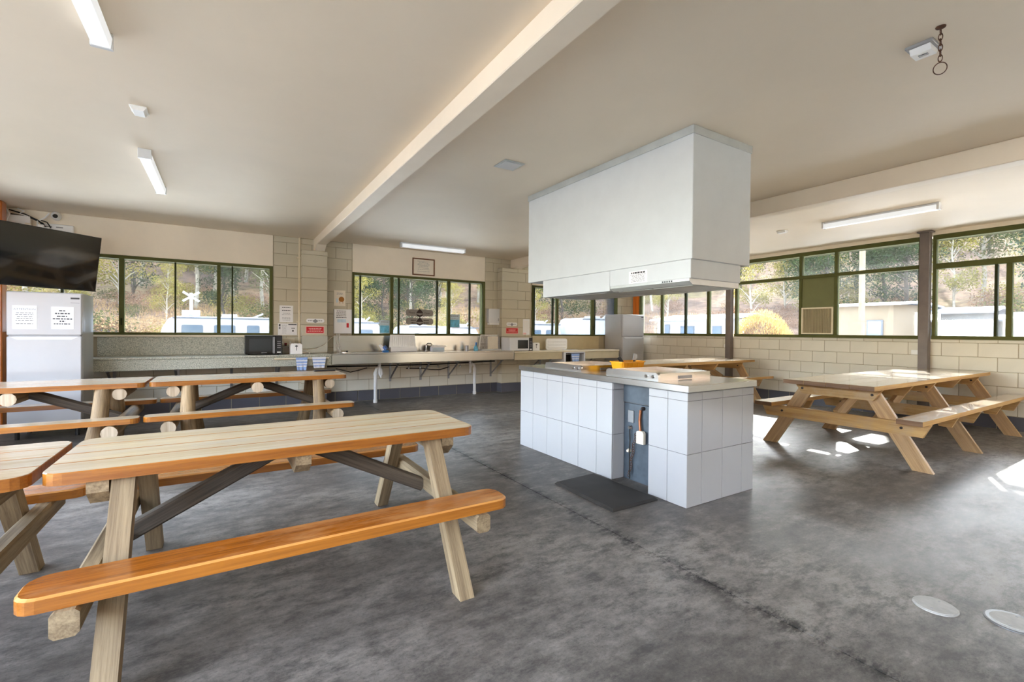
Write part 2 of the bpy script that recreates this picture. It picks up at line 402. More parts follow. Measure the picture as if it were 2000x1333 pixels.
        self.add(vs, [tuple(range(n))[::-1]]+[(i, (i+1) % n, n+(i+1) % n, n+i) for i in range(n)], mi)
        o = len(self.v)-2*n; self.f.append(tuple(o+n+i for i in range(n))); self.mi.append(mt); return self
    def mesh(self, name, mats):
        me = bpy.data.meshes.new(name); me.from_pydata(self.v, [], self.f)
        for m in (mats if isinstance(mats, (list, tuple)) else [mats]): me.materials.append(MAT[m])
        if len(me.polygons) == len(self.mi): me.polygons.foreach_set('material_index', self.mi)
        me.update(); return me
    def build(self, name, mats, parent=None, smooth=False, loc=None):
        me = self.mesh(name, mats)
        if smooth: smooth_mesh(me)
        return link(name, me, parent, loc)
def smooth_mesh(me, ang=35):
    me.polygons.foreach_set('use_smooth', [True]*len(me.polygons))
    try: me.set_sharp_from_angle(angle=math.radians(ang))
    except Exception: pass
def link(name, data, parent=None, loc=None):
    o = bpy.data.objects.new(name, data); COL.objects.link(o)
    if parent is not None: o.parent = parent
    if loc is not None: o.location = loc
    return o
def thing(name, label, cat, loc=(0, 0, 0), rz=0.0, group=None):
    o = bpy.data.objects.new(name, None); COL.objects.link(o); o.empty_display_size = 0.1
    o.location = loc; o.rotation_euler = (0, 0, rz); o['label'] = label; o['category'] = cat
    if group: o['group'] = group
    return o
def tag(o, label, cat, group=None):
    o['label'] = label; o['category'] = cat
    if group: o['group'] = group
    return o
def struct(o, label=None, cat=None):
    o['kind'] = 'structure'
    if label: o['label'] = label
    if cat: o['category'] = cat
    return o
def sname(name, label, cat, loc=(0, 0, 0)):
    return struct(thing(name, label, cat, loc))
def copy_tree(o, parent=None):
    c = o.copy(); COL.objects.link(c)
    if parent is not None: c.parent = parent
    for ch in list(o.children): copy_tree(ch, c)
    return c
def rrect(x0, x1, y0, y1, r, n=4, corners=(1, 1, 1, 1)):
    """rounded rectangle, corners in order (x0y0, x1y0, x1y1, x0y1)"""
    out = []
    for (cx, cy, a0, on, px, py) in ((x0+r, y0+r, PI, corners[0], x0, y0), (x1-r, y0+r, 1.5*PI, corners[1], x1, y0), (x1-r, y1-r, 0, corners[2], x1, y1), (x0+r, y1-r, PI/2, corners[3], x0, y1)):
        if on: out += [(cx+r*math.cos(a0+PI/2*k/n), cy+r*math.sin(a0+PI/2*k/n)) for k in range(n+1)]
        else: out.append((px, py))
    return out
def text_mesh(name, s, size, mat, depth=0.0006, align='CENTER'):
    cu = bpy.data.curves.new(name, 'FONT'); cu.body = s; cu.size = size; cu.align_x = align; cu.align_y = 'CENTER'; cu.extrude = depth; cu.resolution_u = 2
    tmp = bpy.data.objects.new('tmp_text', cu); COL.objects.link(tmp)
    me = bpy.data.meshes.new_from_object(tmp.evaluated_get(bpy.context.evaluated_depsgraph_get()))
    bpy.data.objects.remove(tmp); bpy.data.curves.remove(cu)
    me.name = name; me.materials.clear(); me.materials.append(MAT[mat]); return me
def wall_text(s, size, mat, parent, loc, face='-y'):
    o = link('lettering', text_mesh('lettering', s, size, mat), parent, loc)
    o.rotation_euler = {'-y': (PI/2, 0, 0), '-x': (PI/2, 0, -PI/2)}[face]
    return o
def print_lines(parent, x0, x1, rows, y, mat, rnd, h=0.008, face='-y', name='printed_lines', ragged=0.25):
    """rows of word-like dashes too small to read; rows = list of z"""
    mb = MB()
    for z in rows:
        w = (x1-x0)*(1-rnd.random()*ragged); a = (x0+x1)/2-w/2; b = a+w; p = a
        while p < b:
            q = min(b, p+rnd.uniform(0.012, 0.035))
            if face == '-y': mb.box(p, q, y-0.0008, y, z-h/2, z+h/2)
            else: mb.box(y-0.0008, y, p, q, z-h/2, z+h/2)
            p = q+0.007
    o = mb.build(name, mat, parent); o['kind'] = 'stuff'; return o

def align(o, p0, p1):
    """give a straight part its own axis: local z runs from p0 to p1 (so its grain follows it)"""
    d = Vector(p1)-Vector(p0); M = Matrix.Translation(Vector(p0)) @ d.to_track_quat('Z', 'Y').to_matrix().to_4x4()
    o.data.transform(M.inverted()); o.matrix_local = M; return o
# ------------------------------------------------------------------ the room shell
YB, XR, ZC = 8.75, 9.2, 2.9
XL, YF = -3.2, -3.6
fl = MB(); fl.box(XL-0.2, 2.162, YF-0.2, YB+0.2, -0.12, 0.0); fl.box(2.168, XR+0.2, YF-0.2, YB+0.2, -0.12, 0.0); fl.box(2.16, 2.17, YF-0.2, YB+0.2, -0.12, -0.008)
struct(fl.build('floor', 'floor'), 'dark grey polished concrete floor with a sawn joint', 'floor')
struct(MB().box(XL-0.2, XR+0.2, YF-0.2, YB+0.2, ZC, ZC+0.15).build('ceiling', 'ceiling_paint'), 'cream painted flat ceiling', 'ceiling')
def beam(name, x0, x1, z0, label):
    b = MB().cbox(x0, x1, YF, YB-0.002, z0, ZC-0.001, 0.006)
    return struct(b.build(name, 'beam_paint'), label, 'beam')
beam('trim_1', 1.325, 1.48, 2.765, 'cream ceiling beam landing on the block column by the sinks')
beam('trim_2', 5.39, 5.55, 2.712, 'cream ceiling beam on the side of the window wall')

BLK = {}
def block_mesh(w, h, axis, mat):
    k = (round(w, 3), round(h, 3), axis, mat)
    if k not in BLK:
        mb = MB()
        if axis == 'x': mb.cbox(-w/2, w/2, -0.006, 0.03, -h/2, h/2, 0.004)
        else: mb.cbox(-0.006, 0.03, -w/2, w/2, -h/2, h/2, 0.004)
        BLK[k] = mb.mesh('block', mat)
    return BLK[k]
def lay(parent, axis, face, u0, u1, z0, z1, mat, L=0.4, H=0.2, off=0.0, band=None, joint=0.007, flip=0):
    """running-bond blocks on a wall face; course lines at whole multiples of H"""
    i0 = int(math.floor(z0/H+1e-6)); i1 = int(math.ceil(z1/H-1e-6))
    for i in range(i0, i1):
        a, b = max(z0, i*H), min(z1, (i+1)*H)
        if b-a < 0.03: continue
        m = band if (band and i == 0) else mat
        s = off+((i+flip) % 2)*L/2; k = math.floor((u0-s)/L); u = s+k*L
        while u < u1-1e-6:
            p, q = max(u, u0), min(u+L, u1); u += L
            if q-p < 0.03: continue
            o = link('block', block_mesh(q-p-joint, b-a-joint, axis, m), parent)
            o.location = ((p+q)/2, face, (a+b)/2) if axis == 'x' else (face, (p+q)/2, (a+b)/2)

# ---- back wall
W1 = (-2.62, 0.69); W2 = (1.99, 4.745); W3 = (5.975, 8.65); ZS, ZH = 1.22, 2.375
wb = MB(); wb.box(XL-0.2, XR+0.2, YB, YB+0.2, 0, ZS); wb.box(XL-0.2, XR+0.2, YB, YB+0.2, ZH, ZC)
for a, b in ((XL-0.2, W1[0]), (W1[1], W2[0]), (W2[1], W3[0]), (W3[1], XR+0.2)): wb.box(a, b, YB, YB+0.2, ZS, ZH)
wall_back = struct(wb.build('wall_back', 'mortar_shade'), 'painted concrete block wall behind the sinks with strip windows', 'wall')
lay(wall_back, 'x', YB, 0.70, 1.985, 0.8, ZC, 'block_paint', off=0.70)
lay(wall_back, 'x', YB, 4.75, 5.97, 0.8, ZC, 'block_paint', off=4.75)
lay(wall_back, 'x', YB, 8.655, XR, 0.8, ZC, 'block_paint', off=8.6)
lay(wall_back, 'x', YB, -1.6, XR, 0.0, 0.8, 'block_paint_pale', off=0.1, band='band_paint')
for a, b in ((W1[0]-0.4, W1[1]+0.004), W2, W3):
    MB().cbox(a, b, YB-0.016, YB+0.02, ZH+0.004, ZC-0.002, 0.003).build('lining_panel', 'cream_wall', wall_back)
MB().box(XL, W1[0], YB-0.012, YB+0.01, 0, ZH).build('lining_panel', 'cream_wall', wall_back)

def column(name, x0, x1, y0, z1, label, split):
    core = MB().box(x0+0.004, x1-0.004, y0+0.004, YB-0.001, 0, z1)
    c = struct(core.build(name, 'mortar_shade'), label, 'column')
    i = 0; z = 0.0
    while z < z1-0.01:
        h = min(0.2, z1-z)
        cuts = [x0, x1] if not split else ([x0, x0+0.4, x1] if i % 2 else [x0, x0+0.6, x1])
        for p, q in zip(cuts, cuts[1:]):
            MB().cbox(p+0.0035 if p > x0 else p, q-0.0035 if q < x1 else q, y0-0.004, YB-0.008, z+0.0035, z+h-0.0035, 0.006).build('block', 'band_paint' if i == 0 else 'block_paint', c)
        z += h; i += 1
    return c
column('trim_3', 1.115, 1.525, 8.55, 2.675, 'block column between the left and the middle back windows', False)
column('trim_4', 5.06, 5.80, 8.55, 2.684, 'block column beside the paper towel dispenser', True)
struct(MB().prism([(8.40, 2.765), (YB, 2.765), (YB, 2.676), (8.56, 2.676)], 1.325, 1.48, 'x').build('trim_5', 'beam_paint'), 'cream haunch under the end of the beam by the sinks', 'trim')
struct(MB().prism([(8.40, 2.712), (YB, 2.712), (YB, 2.685), (8.56, 2.685)], 5.39, 5.55, 'x').build('trim_6', 'beam_paint'), 'cream haunch where the second beam meets its block column', 'trim')

# ---- windows
def window_x(name, label, x0, x1, mull, glass='glass_clear'):
    """strip window in the back wall; mull = [(x, width)]"""
    w = sname(name, label, 'window')
    y0, y1 = YB+0.0, YB+0.09
    fr = MB()
    fr.box(x0, x1, y0-0.02, y1, ZH-0.045, ZH); fr.box(x0, x1, y0-0.02, y1, ZS, ZS+0.035)
    fr.box(x0, x0+0.035, y0-0.02, y1, ZS+0.035, ZH-0.045); fr.box(x1-0.045, x1, y0-0.02, y1, ZS+0.035, ZH-0.045)
    fr.build('frame', 'frame_green', w)
    rv = MB().box(x0, x1, y1, YB+0.21, ZH-0.045, ZH); rv.box(x0-0.005, x0+0.006, y1, YB+0.21, ZS, ZH-0.045); rv.box(x1-0.006, x1+0.005, y1, YB+0.21, ZS, ZH-0.045); rv.build('reveal', 'reveal_dark', w)
    xs = [x0+0.035]
    for x, wd in mull:
        MB().cbox(x-wd/2, x+wd/2, y0-0.005 if wd > 0.03 else y0+0.02, y1-0.01, ZS+0.035, ZH-0.045, 0.004).build('mullion', 'frame_green' if wd > 0.03 else 'frame_dark', w)
        xs.append(x)
    xs.append(x1-0.045)
    for i, (a, b) in enumerate(zip(xs, xs[1:])):
        yy = y0+0.045+0.012*(i % 2)
        MB().box(a, b, yy, yy+0.004, ZS+0.035, ZH-0.045).build('pane', glass, w)
    for x, wd in mull:
        if wd > 0.05: MB().cbox(x-0.008, x+0.008, y0-0.02, y0, 1.36, 1.46, 0.003).build('latch', 'frame_dark', w)
    return w
window_x('window_1', 'green framed sliding strip window left of the block columns', W1[0], W1[1], [(-1.92, 0.025), (-1.275, 0.06), (-0.64, 0.022), (-0.075, 0.05), (0.11, 0.022)])
window_x('window_2', 'green framed sliding strip window above the sinks', W2[0], W2[1], [(2.145, 0.025), (2.73, 0.055), (2.875, 0.03), (3.67, 0.025), (3.92, 0.055), (4.41, 0.025)])
window_x('window_3', 'green framed strip window left of the corner fridge', W3[0], W3[1], [(6.07, 0.02), (6.60, 0.03), (6.72, 0.05), (7.83, 0.055), (7.92, 0.02)])
struct(MB().cbox(W1[0], W1[1], YB-0.05, YB, ZS-0.03, ZS-0.002, 0.004).build('trim_7', 'cream_wall'), 'cream sill under the left back window', 'trim')

# ---- right wall with tall windows
wr = MB(); wr.box(XR, XR+0.2, YF-0.2, YB, 0, 1.25); wr.box(XR, XR+0.2, YF-0.2, YB, 2.82, ZC); wr.box(XR, XR+0.2, 8.50, YB, 1.25, 2.82)
wall_right = struct(wr.build('wall_right', 'mortar_shade'), 'low painted block wall under the tall windows', 'wall')
lay(wall_right, 'y', XR, -1.2, YB-0.002, 0.0, 1.25, 'block_paint_pale', off=0.1, band='band_paint', flip=1)
lay(wall_right, 'y', XR, 8.51, YB-0.002, 1.25, 2.82, 'block_paint', off=8.51)
MB().cbox(XR-0.018, XR+0.02, YF, YB, 2.835, ZC-0.001, 0.004).build('fascia_board', 'cream_wall', wall_right)
def window_y(name, label, y0, y1, mull, glass, solid=None, heavy=False):
    w = sname(name, label, 'window'); x0, x1 = XR-0.012, XR+0.09
    fr = MB(); fr.box(x0, x1, y0, y1, 2.765, 2.835); fr.box(x0-0.02, x1, y0, y1, 1.25, 1.30)
    fr.box(x0, x1, y0, y0+0.04, 1.30, 2.765); fr.box(x0, x1, y1-0.04, y1, 1.30, 2.765)
    fr.build('frame', 'frame_green', w)
    rv = MB().box(x1, XR+0.21, y0, y1, 2.765, 2.835); rv.build('reveal', 'reveal_dark', w)
    zt0, zt1 = (2.315, 2.40) if heavy else (2.34, 2.40)
    MB().cbox(x0, x1, y0+0.04, y1-0.04, zt0, zt1, 0.004).build('transom', 'frame_green', w)
    ys = [y0+0.04]
    for y, wd, full in mull:
        MB().cbox(x0+0.004, x1-0.01, y-wd/2, y+wd/2, 1.30, 2.765 if full else zt0, 0.004).build('mullion', 'frame_green' if wd > 0.03 else 'frame_dark', w)
        ys.append(y)
    ys.append(y1-0.04); up = [y0+0.04]+[y for y, wd, full in mull if full]+[y1-0.04]
    for i, (a, b) in enumerate(zip(ys, ys[1:])):
        if solid and abs(a-solid[0]) < 0.02: continue
        xx = XR+0.03+0.012*(i % 2); MB().box(xx, xx+0.004, a, b, 1.30, zt0).build('pane', glass, w)
    for a, b in zip(up, up[1:]): MB().box(XR+0.036, XR+0.040, a, b, zt1, 2.765).build('pane', glass, w)
    return w
window_y('window_4', 'green framed sliding window between corner and steel post', 5.965, 8.485, [(6.479, 0.06, True), (7.089, 0.03, False), (7.78, 0.05, True)], 'glass_dusty')
w5 = window_y('window_5', 'tall green framed window with louvred vent panel', 2.745, 5.835, [(3.934, 0.05, True), (4.526, 0.05, True)], 'glass_dusty', solid=(3.934, 4.526))
MB().cbox(XR+0.032, XR+0.05, 3.96, 4.50, 1.30, 1.80, 0.003).build('sun_block_panel', 'frame_dark', w5)  # added behind the slats to block the sun
MB().cbox(XR+0.01, XR+0.05, 3.96, 4.50, 1.80, 2.34, 0.003).build('infill_panel', 'panel_green', w5)
vp = MB(); vp.box(XR-0.02, XR+0.03, 3.965, 4.495, 1.775, 1.80); vp.box(XR-0.02, XR+0.03, 3.965, 4.495, 1.31, 1.335); vp.box(XR-0.02, XR+0.03, 3.965, 3.99, 1.335, 1.775); vp.box(XR-0.02, XR+0.03, 4.47, 4.495, 1.335, 1.775)
vf = vp.build('vent_frame', 'tan_edge', w5)
for k in range(19):
    y = 3.999+k*0.0257; MB().bar((XR+0.005, y, 1.335), (XR+0.005, y, 1.775), 0.022, 0.005, (0.5, 1, 0)).build('slat', 'tan_laminate', vf)
window_y('window_6', 'tall green framed window at the right of the second steel post', -1.2, 2.615, [(-0.30, 0.05, True), (0.55, 0.03, False), (1.25, 0.05, False), (1.80, 0.06, False), (1.93, 0.03, False)], 'glass_dusty', heavy=True)
def post(name, y0, y1, label):
    p = sname(name, label, 'post')
    MB().cbox(XR-0.14, XR-0.025, y0, y1, 0.0, 2.875, 0.006).build('shaft', 'steel_post', p)
    MB().cbox(XR-0.16, XR-0.005, y0-0.03, y1+0.03, 2.875, ZC-0.001, 0.003).build('cap_plate', 'steel_post', p)
    return p
post('trim_8', 2.62, 2.74, 'brown steel post by the long pine table')
post('trim_9', 5.85, 5.965, 'brown steel post near the corner of the window wall')
struct(MB().cbox(XR-0.05, XR-0.001, 8.50, 8.68, 0.0, 2.815, 0.006).build('trim_10', 'orange_post'), 'varnished orange timber board behind the corner fridge', 'trim')
struct(MB().cbox(-2.62, -2.36, 8.28, 8.44, 0.0, ZC-0.002, 0.01).build('trim_11', 'orange_post'), 'varnished orange timber post left of the notice fridge', 'post')
# ---- eaves outside
struct(MB().box(XR+0.2, XR+0.68, YF-0.4, YB+0.9, 2.92, 3.04).build('trim_12', 'eave'), 'eave above the outside of the window wall', 'trim')
struct(MB().box(XL-0.4, XR+0.60, YB+0.2, YB+0.8, 2.80, 2.95).build('trim_13', 'eave'), 'eave above the outside of the back wall', 'trim')
# ---- unseen walls and ground, openings sized and ground toned for fill light
wl = MB(); wl.box(XL-0.2, XL, YF, YB, 2.75, ZC); wl.box(XL-0.2, XL, YF, YB, 0.0, 0.25)
for y in (YF, 0.2, 4.4): wl.box(XL-0.2, XL, y, y+0.2, 0.25, 2.75)
wl.box(XL-0.2, XL, 6.7, YB, 0.25, 2.75)
struct(wl.build('wall_left', 'block_paint_pale'), 'unseen left block wall, its wide openings sized to light the room', 'wall')
wf = MB(); wf.box(XL-0.2, XR+0.2, YF-0.2, YF, 2.60, ZC)
for a, b in ((XL-0.2, -2.6), (-1.4, XR+0.2)): wf.box(a, b, YF-0.2, YF, 0.0, 2.60)
struct(wf.build('wall_front', 'block_paint_pale'), 'unseen block wall behind the viewer, opening sized for fill light', 'wall')
yd = MB().box(-26, XL-0.2, -24, YB+0.2, -0.2, -0.02)
struct(yd.build('bounce_yard', 'bounce_gravel'), 'unseen grey ground slab added outside to keep bounce light neutral', 'bounce_yard')
pv = MB(); pv.box(XL-0.2, 22, -24, YF-0.2, -0.2, -0.02); pv.box(XR+0.2, 22, YF-0.2, 21, -0.45, -0.10); pv.box(-26, XR+0.2, YB+0.2, 23, -0.45, -0.10)
struct(pv.build('bounce_paving', 'bounce_paving'), 'unseen pale slab added around the building to bounce light indoors', 'bounce_paving')
# ------------------------------------------------------------------ picnic tables
def plank(parent, x0, x1, y0, y1, z0, z1, mats, r=0.05, corners=(0, 0, 0, 0), name='plank'):
    poly = rrect(x0, x1, y0, y1, r, 4, corners)
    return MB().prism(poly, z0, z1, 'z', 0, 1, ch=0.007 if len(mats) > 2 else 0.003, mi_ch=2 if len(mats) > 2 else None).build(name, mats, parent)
def timber_table(name, label, cx, cy, group=None, L=1.86, top=0.75):
    """sawn-timber picnic table: A-frames, bearers, cleats, braces, attached benches"""
    t = thing(name, label, 'picnic table', (cx, cy, 0), 0, group)
    hx = L/2; W = 0.70; th = 0.048; n = 4; pw = W/n
    for i in range(n):
        a = -W/2+i*pw; c = (1, 1, 0, 0) if i == 0 else (0, 0, 1, 1) if i == n-1 else (0, 0, 0, 0)
        plank(t, -hx, hx, a+0.0015, a+pw-0.0015, top-th, top, ['wood_edge', 'wood_top'], 0.07, c, 'top_plank')
    for s in (-1, 1):
        plank(t, -hx+0.03, hx, s*0.645-0.095, s*0.645+0.095, 0.40, 0.45, ['wood_edge', 'wood_seat', 'wood_chamfer'], 0.06, (1, 1, 1, 1), 'seat_plank')
    for sx in (-1, 1):
        fx = sx*0.68
        for sy in (-1, 1):
            align(MB().prism([(sy*0.71-0.047, 0.0), (sy*0.71+0.047, 0.0), (sy*0.27+0.047, top-th), (sy*0.27-0.047, top-th)], fx-0.038, fx+0.038, 'x').build('leg', 'wood_leg_z', t), (fx, sy*0.71, 0), (fx, sy*0.27, top-th))
        ox = fx+sx*0.085
        MB().bar((ox, -0.76, 0.355), (ox, 0.76, 0.355), 0.075, 0.088, (0, 0, 1), 0, 1, 0.012).build('bearer', 'wood_leg_y', t)
        pr = [(-0.33, top-th), (0.33, top-th), (0.33, top-th-0.05), (0.26, top-th-0.11), (-0.26, top-th-0.11), (-0.33, top-th-0.05)]
        MB().prism(pr, fx+sx*0.045, fx+sx*0.115, 'x').build('cleat', 'wood_leg_y', t)
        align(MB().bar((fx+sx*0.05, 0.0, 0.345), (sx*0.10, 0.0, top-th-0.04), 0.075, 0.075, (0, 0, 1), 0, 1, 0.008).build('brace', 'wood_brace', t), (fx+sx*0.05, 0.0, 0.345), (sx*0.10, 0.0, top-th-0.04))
    pr = [(-0.33, top-th), (0.33, top-th), (0.33, top-th-0.05), (0.26, top-th-0.10), (-0.26, top-th-0.10), (-0.33, top-th-0.05)]
    MB().prism(pr, -0.035, 0.035, 'x').build('cleat', 'wood_leg_y', t)
    return t
timber_table('picnic_table', 'nearest picnic table with pale plank top and whole orange bench in view', 0.33, 2.77)
timber_table('picnic_table', 'picnic table cut off by the left edge of the photo', -1.56, 2.77)

def log_table(name, label, cx, cy, L=2.0, top=0.75):
    t = thing(name, label, 'picnic table', (cx, cy, 0)); hx = L/2; W = 0.74; n = 4; pw = W/n; th = 0.05
    for i in range(n):
        a = -W/2+i*pw; c = (1, 1, 0, 0) if i == 0 else (0, 0, 1, 1) if i == n-1 else (0, 0, 0, 0)
        plank(t, -hx, hx, a+0.0015, a+pw-0.0015, top-th, top, ['wood_edge', 'wood_top'], 0.06, c, 'top_plank')
    for s in (-1, 1):
        plank(t, -hx, hx, s*0.70-0.10, s*0.70+0.10, 0.40, 0.45, ['wood_edge', 'wood_top'], 0.06, (1, 1, 1, 1), 'seat_plank')
    for sx in (-1, 1):
        fx = sx*0.66
        for sy in (-1, 1):
            align(MB().tube([(fx-sx*0.05, sy*0.66, 0.0), (fx, sy*0.45, 0.40), (fx, sy*0.30, top-th)], 0.068, 12, 0, True, [0.078, 0.07, 0.062], 1).build('log_leg', ['wood_log', 'wood_log_end'], t, True), (fx-sx*0.03, sy*0.65, 0.0), (fx, sy*0.30, top-th))
        ox = fx+sx*0.135
        align(MB().tube([(ox, -0.84, 0.335), (ox, 0.84, 0.335)], 0.064, 12, 0, True, None, 1).build('log_bearer', ['wood_log', 'wood_log_end'], t, True), (ox, -0.84, 0.335), (ox, 0.84, 0.335))
        align(MB().tube([(ox, -0.34, top-th-0.06), (ox, 0.34, top-th-0.06)], 0.06, 12, 0, True, None, 1).build('log_cleat', ['wood_log', 'wood_log_end'], t, True), (ox, -0.34, top-th-0.06), (ox, 0.34, top-th-0.06))
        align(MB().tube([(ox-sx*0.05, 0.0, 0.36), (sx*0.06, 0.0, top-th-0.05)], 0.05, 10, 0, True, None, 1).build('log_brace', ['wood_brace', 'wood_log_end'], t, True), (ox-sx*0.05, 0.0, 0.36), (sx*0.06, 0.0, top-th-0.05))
    align(MB().tube([(0, -0.36, top-th-0.06), (0, 0.36, top-th-0.06)], 0.062, 12, 0, True, None, 1).build('log_cleat', ['wood_log', 'wood_log_end'], t, True), (0, -0.36, top-th-0.06), (0, 0.36, top-th-0.06))
    return t
log_table('log_picnic_table', 'log-legged picnic table in front of the granite bench, right of its twin', 0.33, 6.46)
log_table('log_picnic_table', 'log-legged picnic table standing in front of the notice fridge', -1.70, 6.44)

def long_table(name, label, x0, x1, cy, frames, top=0.80):
    """board-built long table on three A-frames with attached benches"""
    t = thing(name, label, 'picnic table', (0, cy, 0)); W = 0.87; n = 4; pw = W/n; th = 0.045; seat = 0.51
    def pl(a0, a1, b0, b1, z0, z1, nm):
        mb = MB().box(a0, a1, b0, b1, z0, z1, 0)
        mb.mi[-5] = 1; mb.mi[-1] = 2; mb.mi[-3] = 2
        return mb.build(nm, ['pine_edge', 'pine_top', 'pine_end'], t)
    for i in range(n): pl(x0, x1, -W/2+i*pw+0.002, -W/2+(i+1)*pw-0.002, top-th, top, 'top_plank')
    for s in (-1, 1): pl(x0+0.05, x1+0.02, s*0.69-0.10, s*0.69+0.10, seat-th, seat, 'seat_plank')
    for j, fx in enumerate(frames):
        o = -1 if j < 2 else 1
        for sy in (-1, 1):
            a = Vector((fx, sy*0.73, 0)); b = Vector((fx, sy*0.28, top-th))
            d = (b-a).normalized(); k = 0.068
            # board leg: cut level at floor and under the top
            h = k/abs(d.z)
            pr = [(a.y-h, 0.0), (a.y+h, 0.0), (b.y+h, top-th), (b.y-h, top-th)]
            align(MB().prism(pr, fx-0.022, fx+0.022, 'x').build('leg', 'pine_z', t), a, b)
        ox = fx-0.047
        pr = [(-0.80, seat-th), (0.80, seat-th), (0.74, seat-th-0.13), (-0.74, seat-th-0.13)]
        MB().prism(pr, ox-0.022, ox+0.022, 'x').build('bearer', 'pine_y', t)
        pr = [(-0.42, top-th), (0.42, top-th), (0.34, top-th-0.12), (-0.34, top-th-0.12)]
        MB().prism(pr, ox-0.022, ox+0.022, 'x').build('cleat', 'pine_y', t)
        for sy in (-0.62, 0.60, -0.36, 0.36):
            z = seat-th-0.06 if abs(sy) > 0.5 else top-th-0.06
            MB().lathe((ox-0.022, sy*0.93, z), [(0.013, 0.0), (0.013, -0.008), (0.006, -0.010)], 8, 0, 'x').build('bolt', 'oven_dark', t)
        # two diagonal braces from bearer to the next cleat
        dx = 0.62 if j < 2 else -0.62
        q0, q1 = (fx+math.copysign(0.03, dx), 0.03, seat-th-0.04), (fx+dx, 0.03, top-th-0.06)
        align(MB().bar(q0, q1, 0.045, 0.12, (0, 0, 1)).build('brace', 'pine_z', t), q0, q1)
    for mx in [(a+b)/2 for a, b in zip(frames, frames[1:])]:
        pr = [(-0.42, top-th), (0.42, top-th), (0.34, top-th-0.12), (-0.34, top-th-0.12)]
        MB().prism(pr, mx-0.022, mx+0.022, 'x').build('cleat', 'pine_y', t)
        for s in (-1, 1):
            pr = [(s*0.69-0.10, seat-th), (s*0.69+0.10, seat-th), (s*0.69+0.05, seat-th-0.11), (s*0.69-0.05, seat-th-0.11)]
            MB().prism(pr, mx-0.022, mx+0.022, 'x').build('seat_cleat', 'pine_y', t)
    return t
long_table('long_picnic_table', 'long pine picnic table at right with sunlit bench and three leg frames', 5.38, 9.12, 2.385, (5.67, 7.14, 8.77))
long_table('long_picnic_table', 'long pine picnic table behind the tiled barbecue island', 5.06, 8.82, 5.60, (5.36, 6.85, 8.48))
# ------------------------------------------------------------------ barbecue island
IX0, IX1, IY0, IY1 = 2.926, 3.785, 2.222, 4.50
isl = thing('barbecue_island', 'white tiled barbecue island with stainless top and open alcove', 'counter', (0, 0, 0))
AY0, AY1, AX = 2.592, 3.007, 3.075      # the alcove in the long face
G = 0.0035; TT = 0.008
core = MB(); core.box(IX0+TT, IX1-TT, IY0+TT, AY0-TT, 0, 0.864); core.box(IX0+TT, IX1-TT, AY1+TT, IY1-TT, 0, 0.864); core.box(AX+0.02, IX1-TT, AY0-TT, AY1+TT, 0, 0.864)
core.build('core', 'grout', isl)
rows = [(0.0, 0.40), (0.40, 0.80), (0.80, 0.862)]
def tiles_yz(x, cols, out):      # tiles on a face normal to x
    for a, b in zip(cols, cols[1:]):
        for z0, z1 in rows:
            MB().cbox(min(x, x+out*TT*1.5), max(x, x+out*TT*1.5), a+G/2, b-G/2, z0+G/2, z1-G/2, 0.0012).build('tile', 'tile_white', isl)
def tiles_xz(y, cols, out):
    for a, b in zip(cols, cols[1:]):
        for z0, z1 in rows:
            MB().cbox(a+G/2, b-G/2, min(y, y+out*TT*1.5), max(y, y+out*TT*1.5), z0+G/2, z1-G/2, 0.0012).build('tile', 'tile_white', isl)
tiles_yz(IX0, [AY1, 3.209, 3.468, 3.723, 3.982, 4.245, IY1], 1)
tiles_yz(IX0, [IY0, 2.403, AY0], 1)
tiles_xz(IY0, [IX0, 3.10, 3.358, 3.622, IX1], 1)
tiles_xz(AY1, [IX0+0.012, AX], 1); tiles_xz(AY0, [IX0+0.012, AX], -1)
tiles_xz(IY1, [IX0, 3.10, 3.358, 3.622, IX1], -1)
tiles_yz(IX1, [IY0, 2.48, 2.74, 3.0, 3.26, 3.52, 3.78, 4.04, 4.30, IY1], -1)
MB().cbox(AX, AX+0.02, AY0, AY1, 0.0, 0.68, 0.002).build('alcove_panel', 'slate', isl)
MB().cbox(AX-0.012, AX+0.02, AY0, AY1, 0.69, 0.864, 0.002).build('alcove_panel', 'slate', isl)
ct = MB().cbox(IX0-0.018, IX1+0.018, IY0-0.018, IY1+0.018, 0.866, 0.920, 0.004).build('countertop', 'stainless_y', isl)
# plumbing in the alcove
MB().cbox(AX-0.012, AX-0.001, 2.885, 2.952, 0.512, 0.622, 0.003).build('switch_plate', 'zinc', isl)
MB().lathe((AX-0.001, 2.92, 0.468), [(0.022, 0.0), (0.022, -0.012), (0.012, -0.03)], 12, 0, 'x').build('gas_tap', 'chrome', isl)
MB().tube([(AX-0.02, 2.92, 0.46), (AX-0.02, 2.915, 0.35), (AX-0.025, 2.915, 0.26), (AX-0.03, 2.905, 0.02)], 0.006, 6).build('gas_hose', 'cable_black', isl)
MB().lathe((AX-0.001, 2.93, 0.26), [(0.016, 0.0), (0.018, -0.02), (0.012, -0.035)], 10, 0, 'x').build('cap', 'cream_plastic', isl)
chn = MB()
for k in range(19): chn.torus((AX-0.02, 2.85+0.004*k-0.006*math.sin(k), 0.42-k*0.021), 0.011, 0.0028, (1, 0, 0) if k % 2 else (0.2, 1, 0), 10, 5)
chn.build('chain', 'rust', isl)
MB().tube([(AX-0.015, 2.80, 0.64), (AX-0.02, 2.805, 0.55), (AX-0.025, 2.79, 0.45)], 0.012, 8).build('strap', 'copper', isl)
MB().prism(rrect(2.735, 2.815, 0.355, 0.465, 0.02, 3, (0, 0, 1, 1)), AX-0.05, AX-0.022, 'x').build('scraper_pouch', 'cream_plastic', isl)
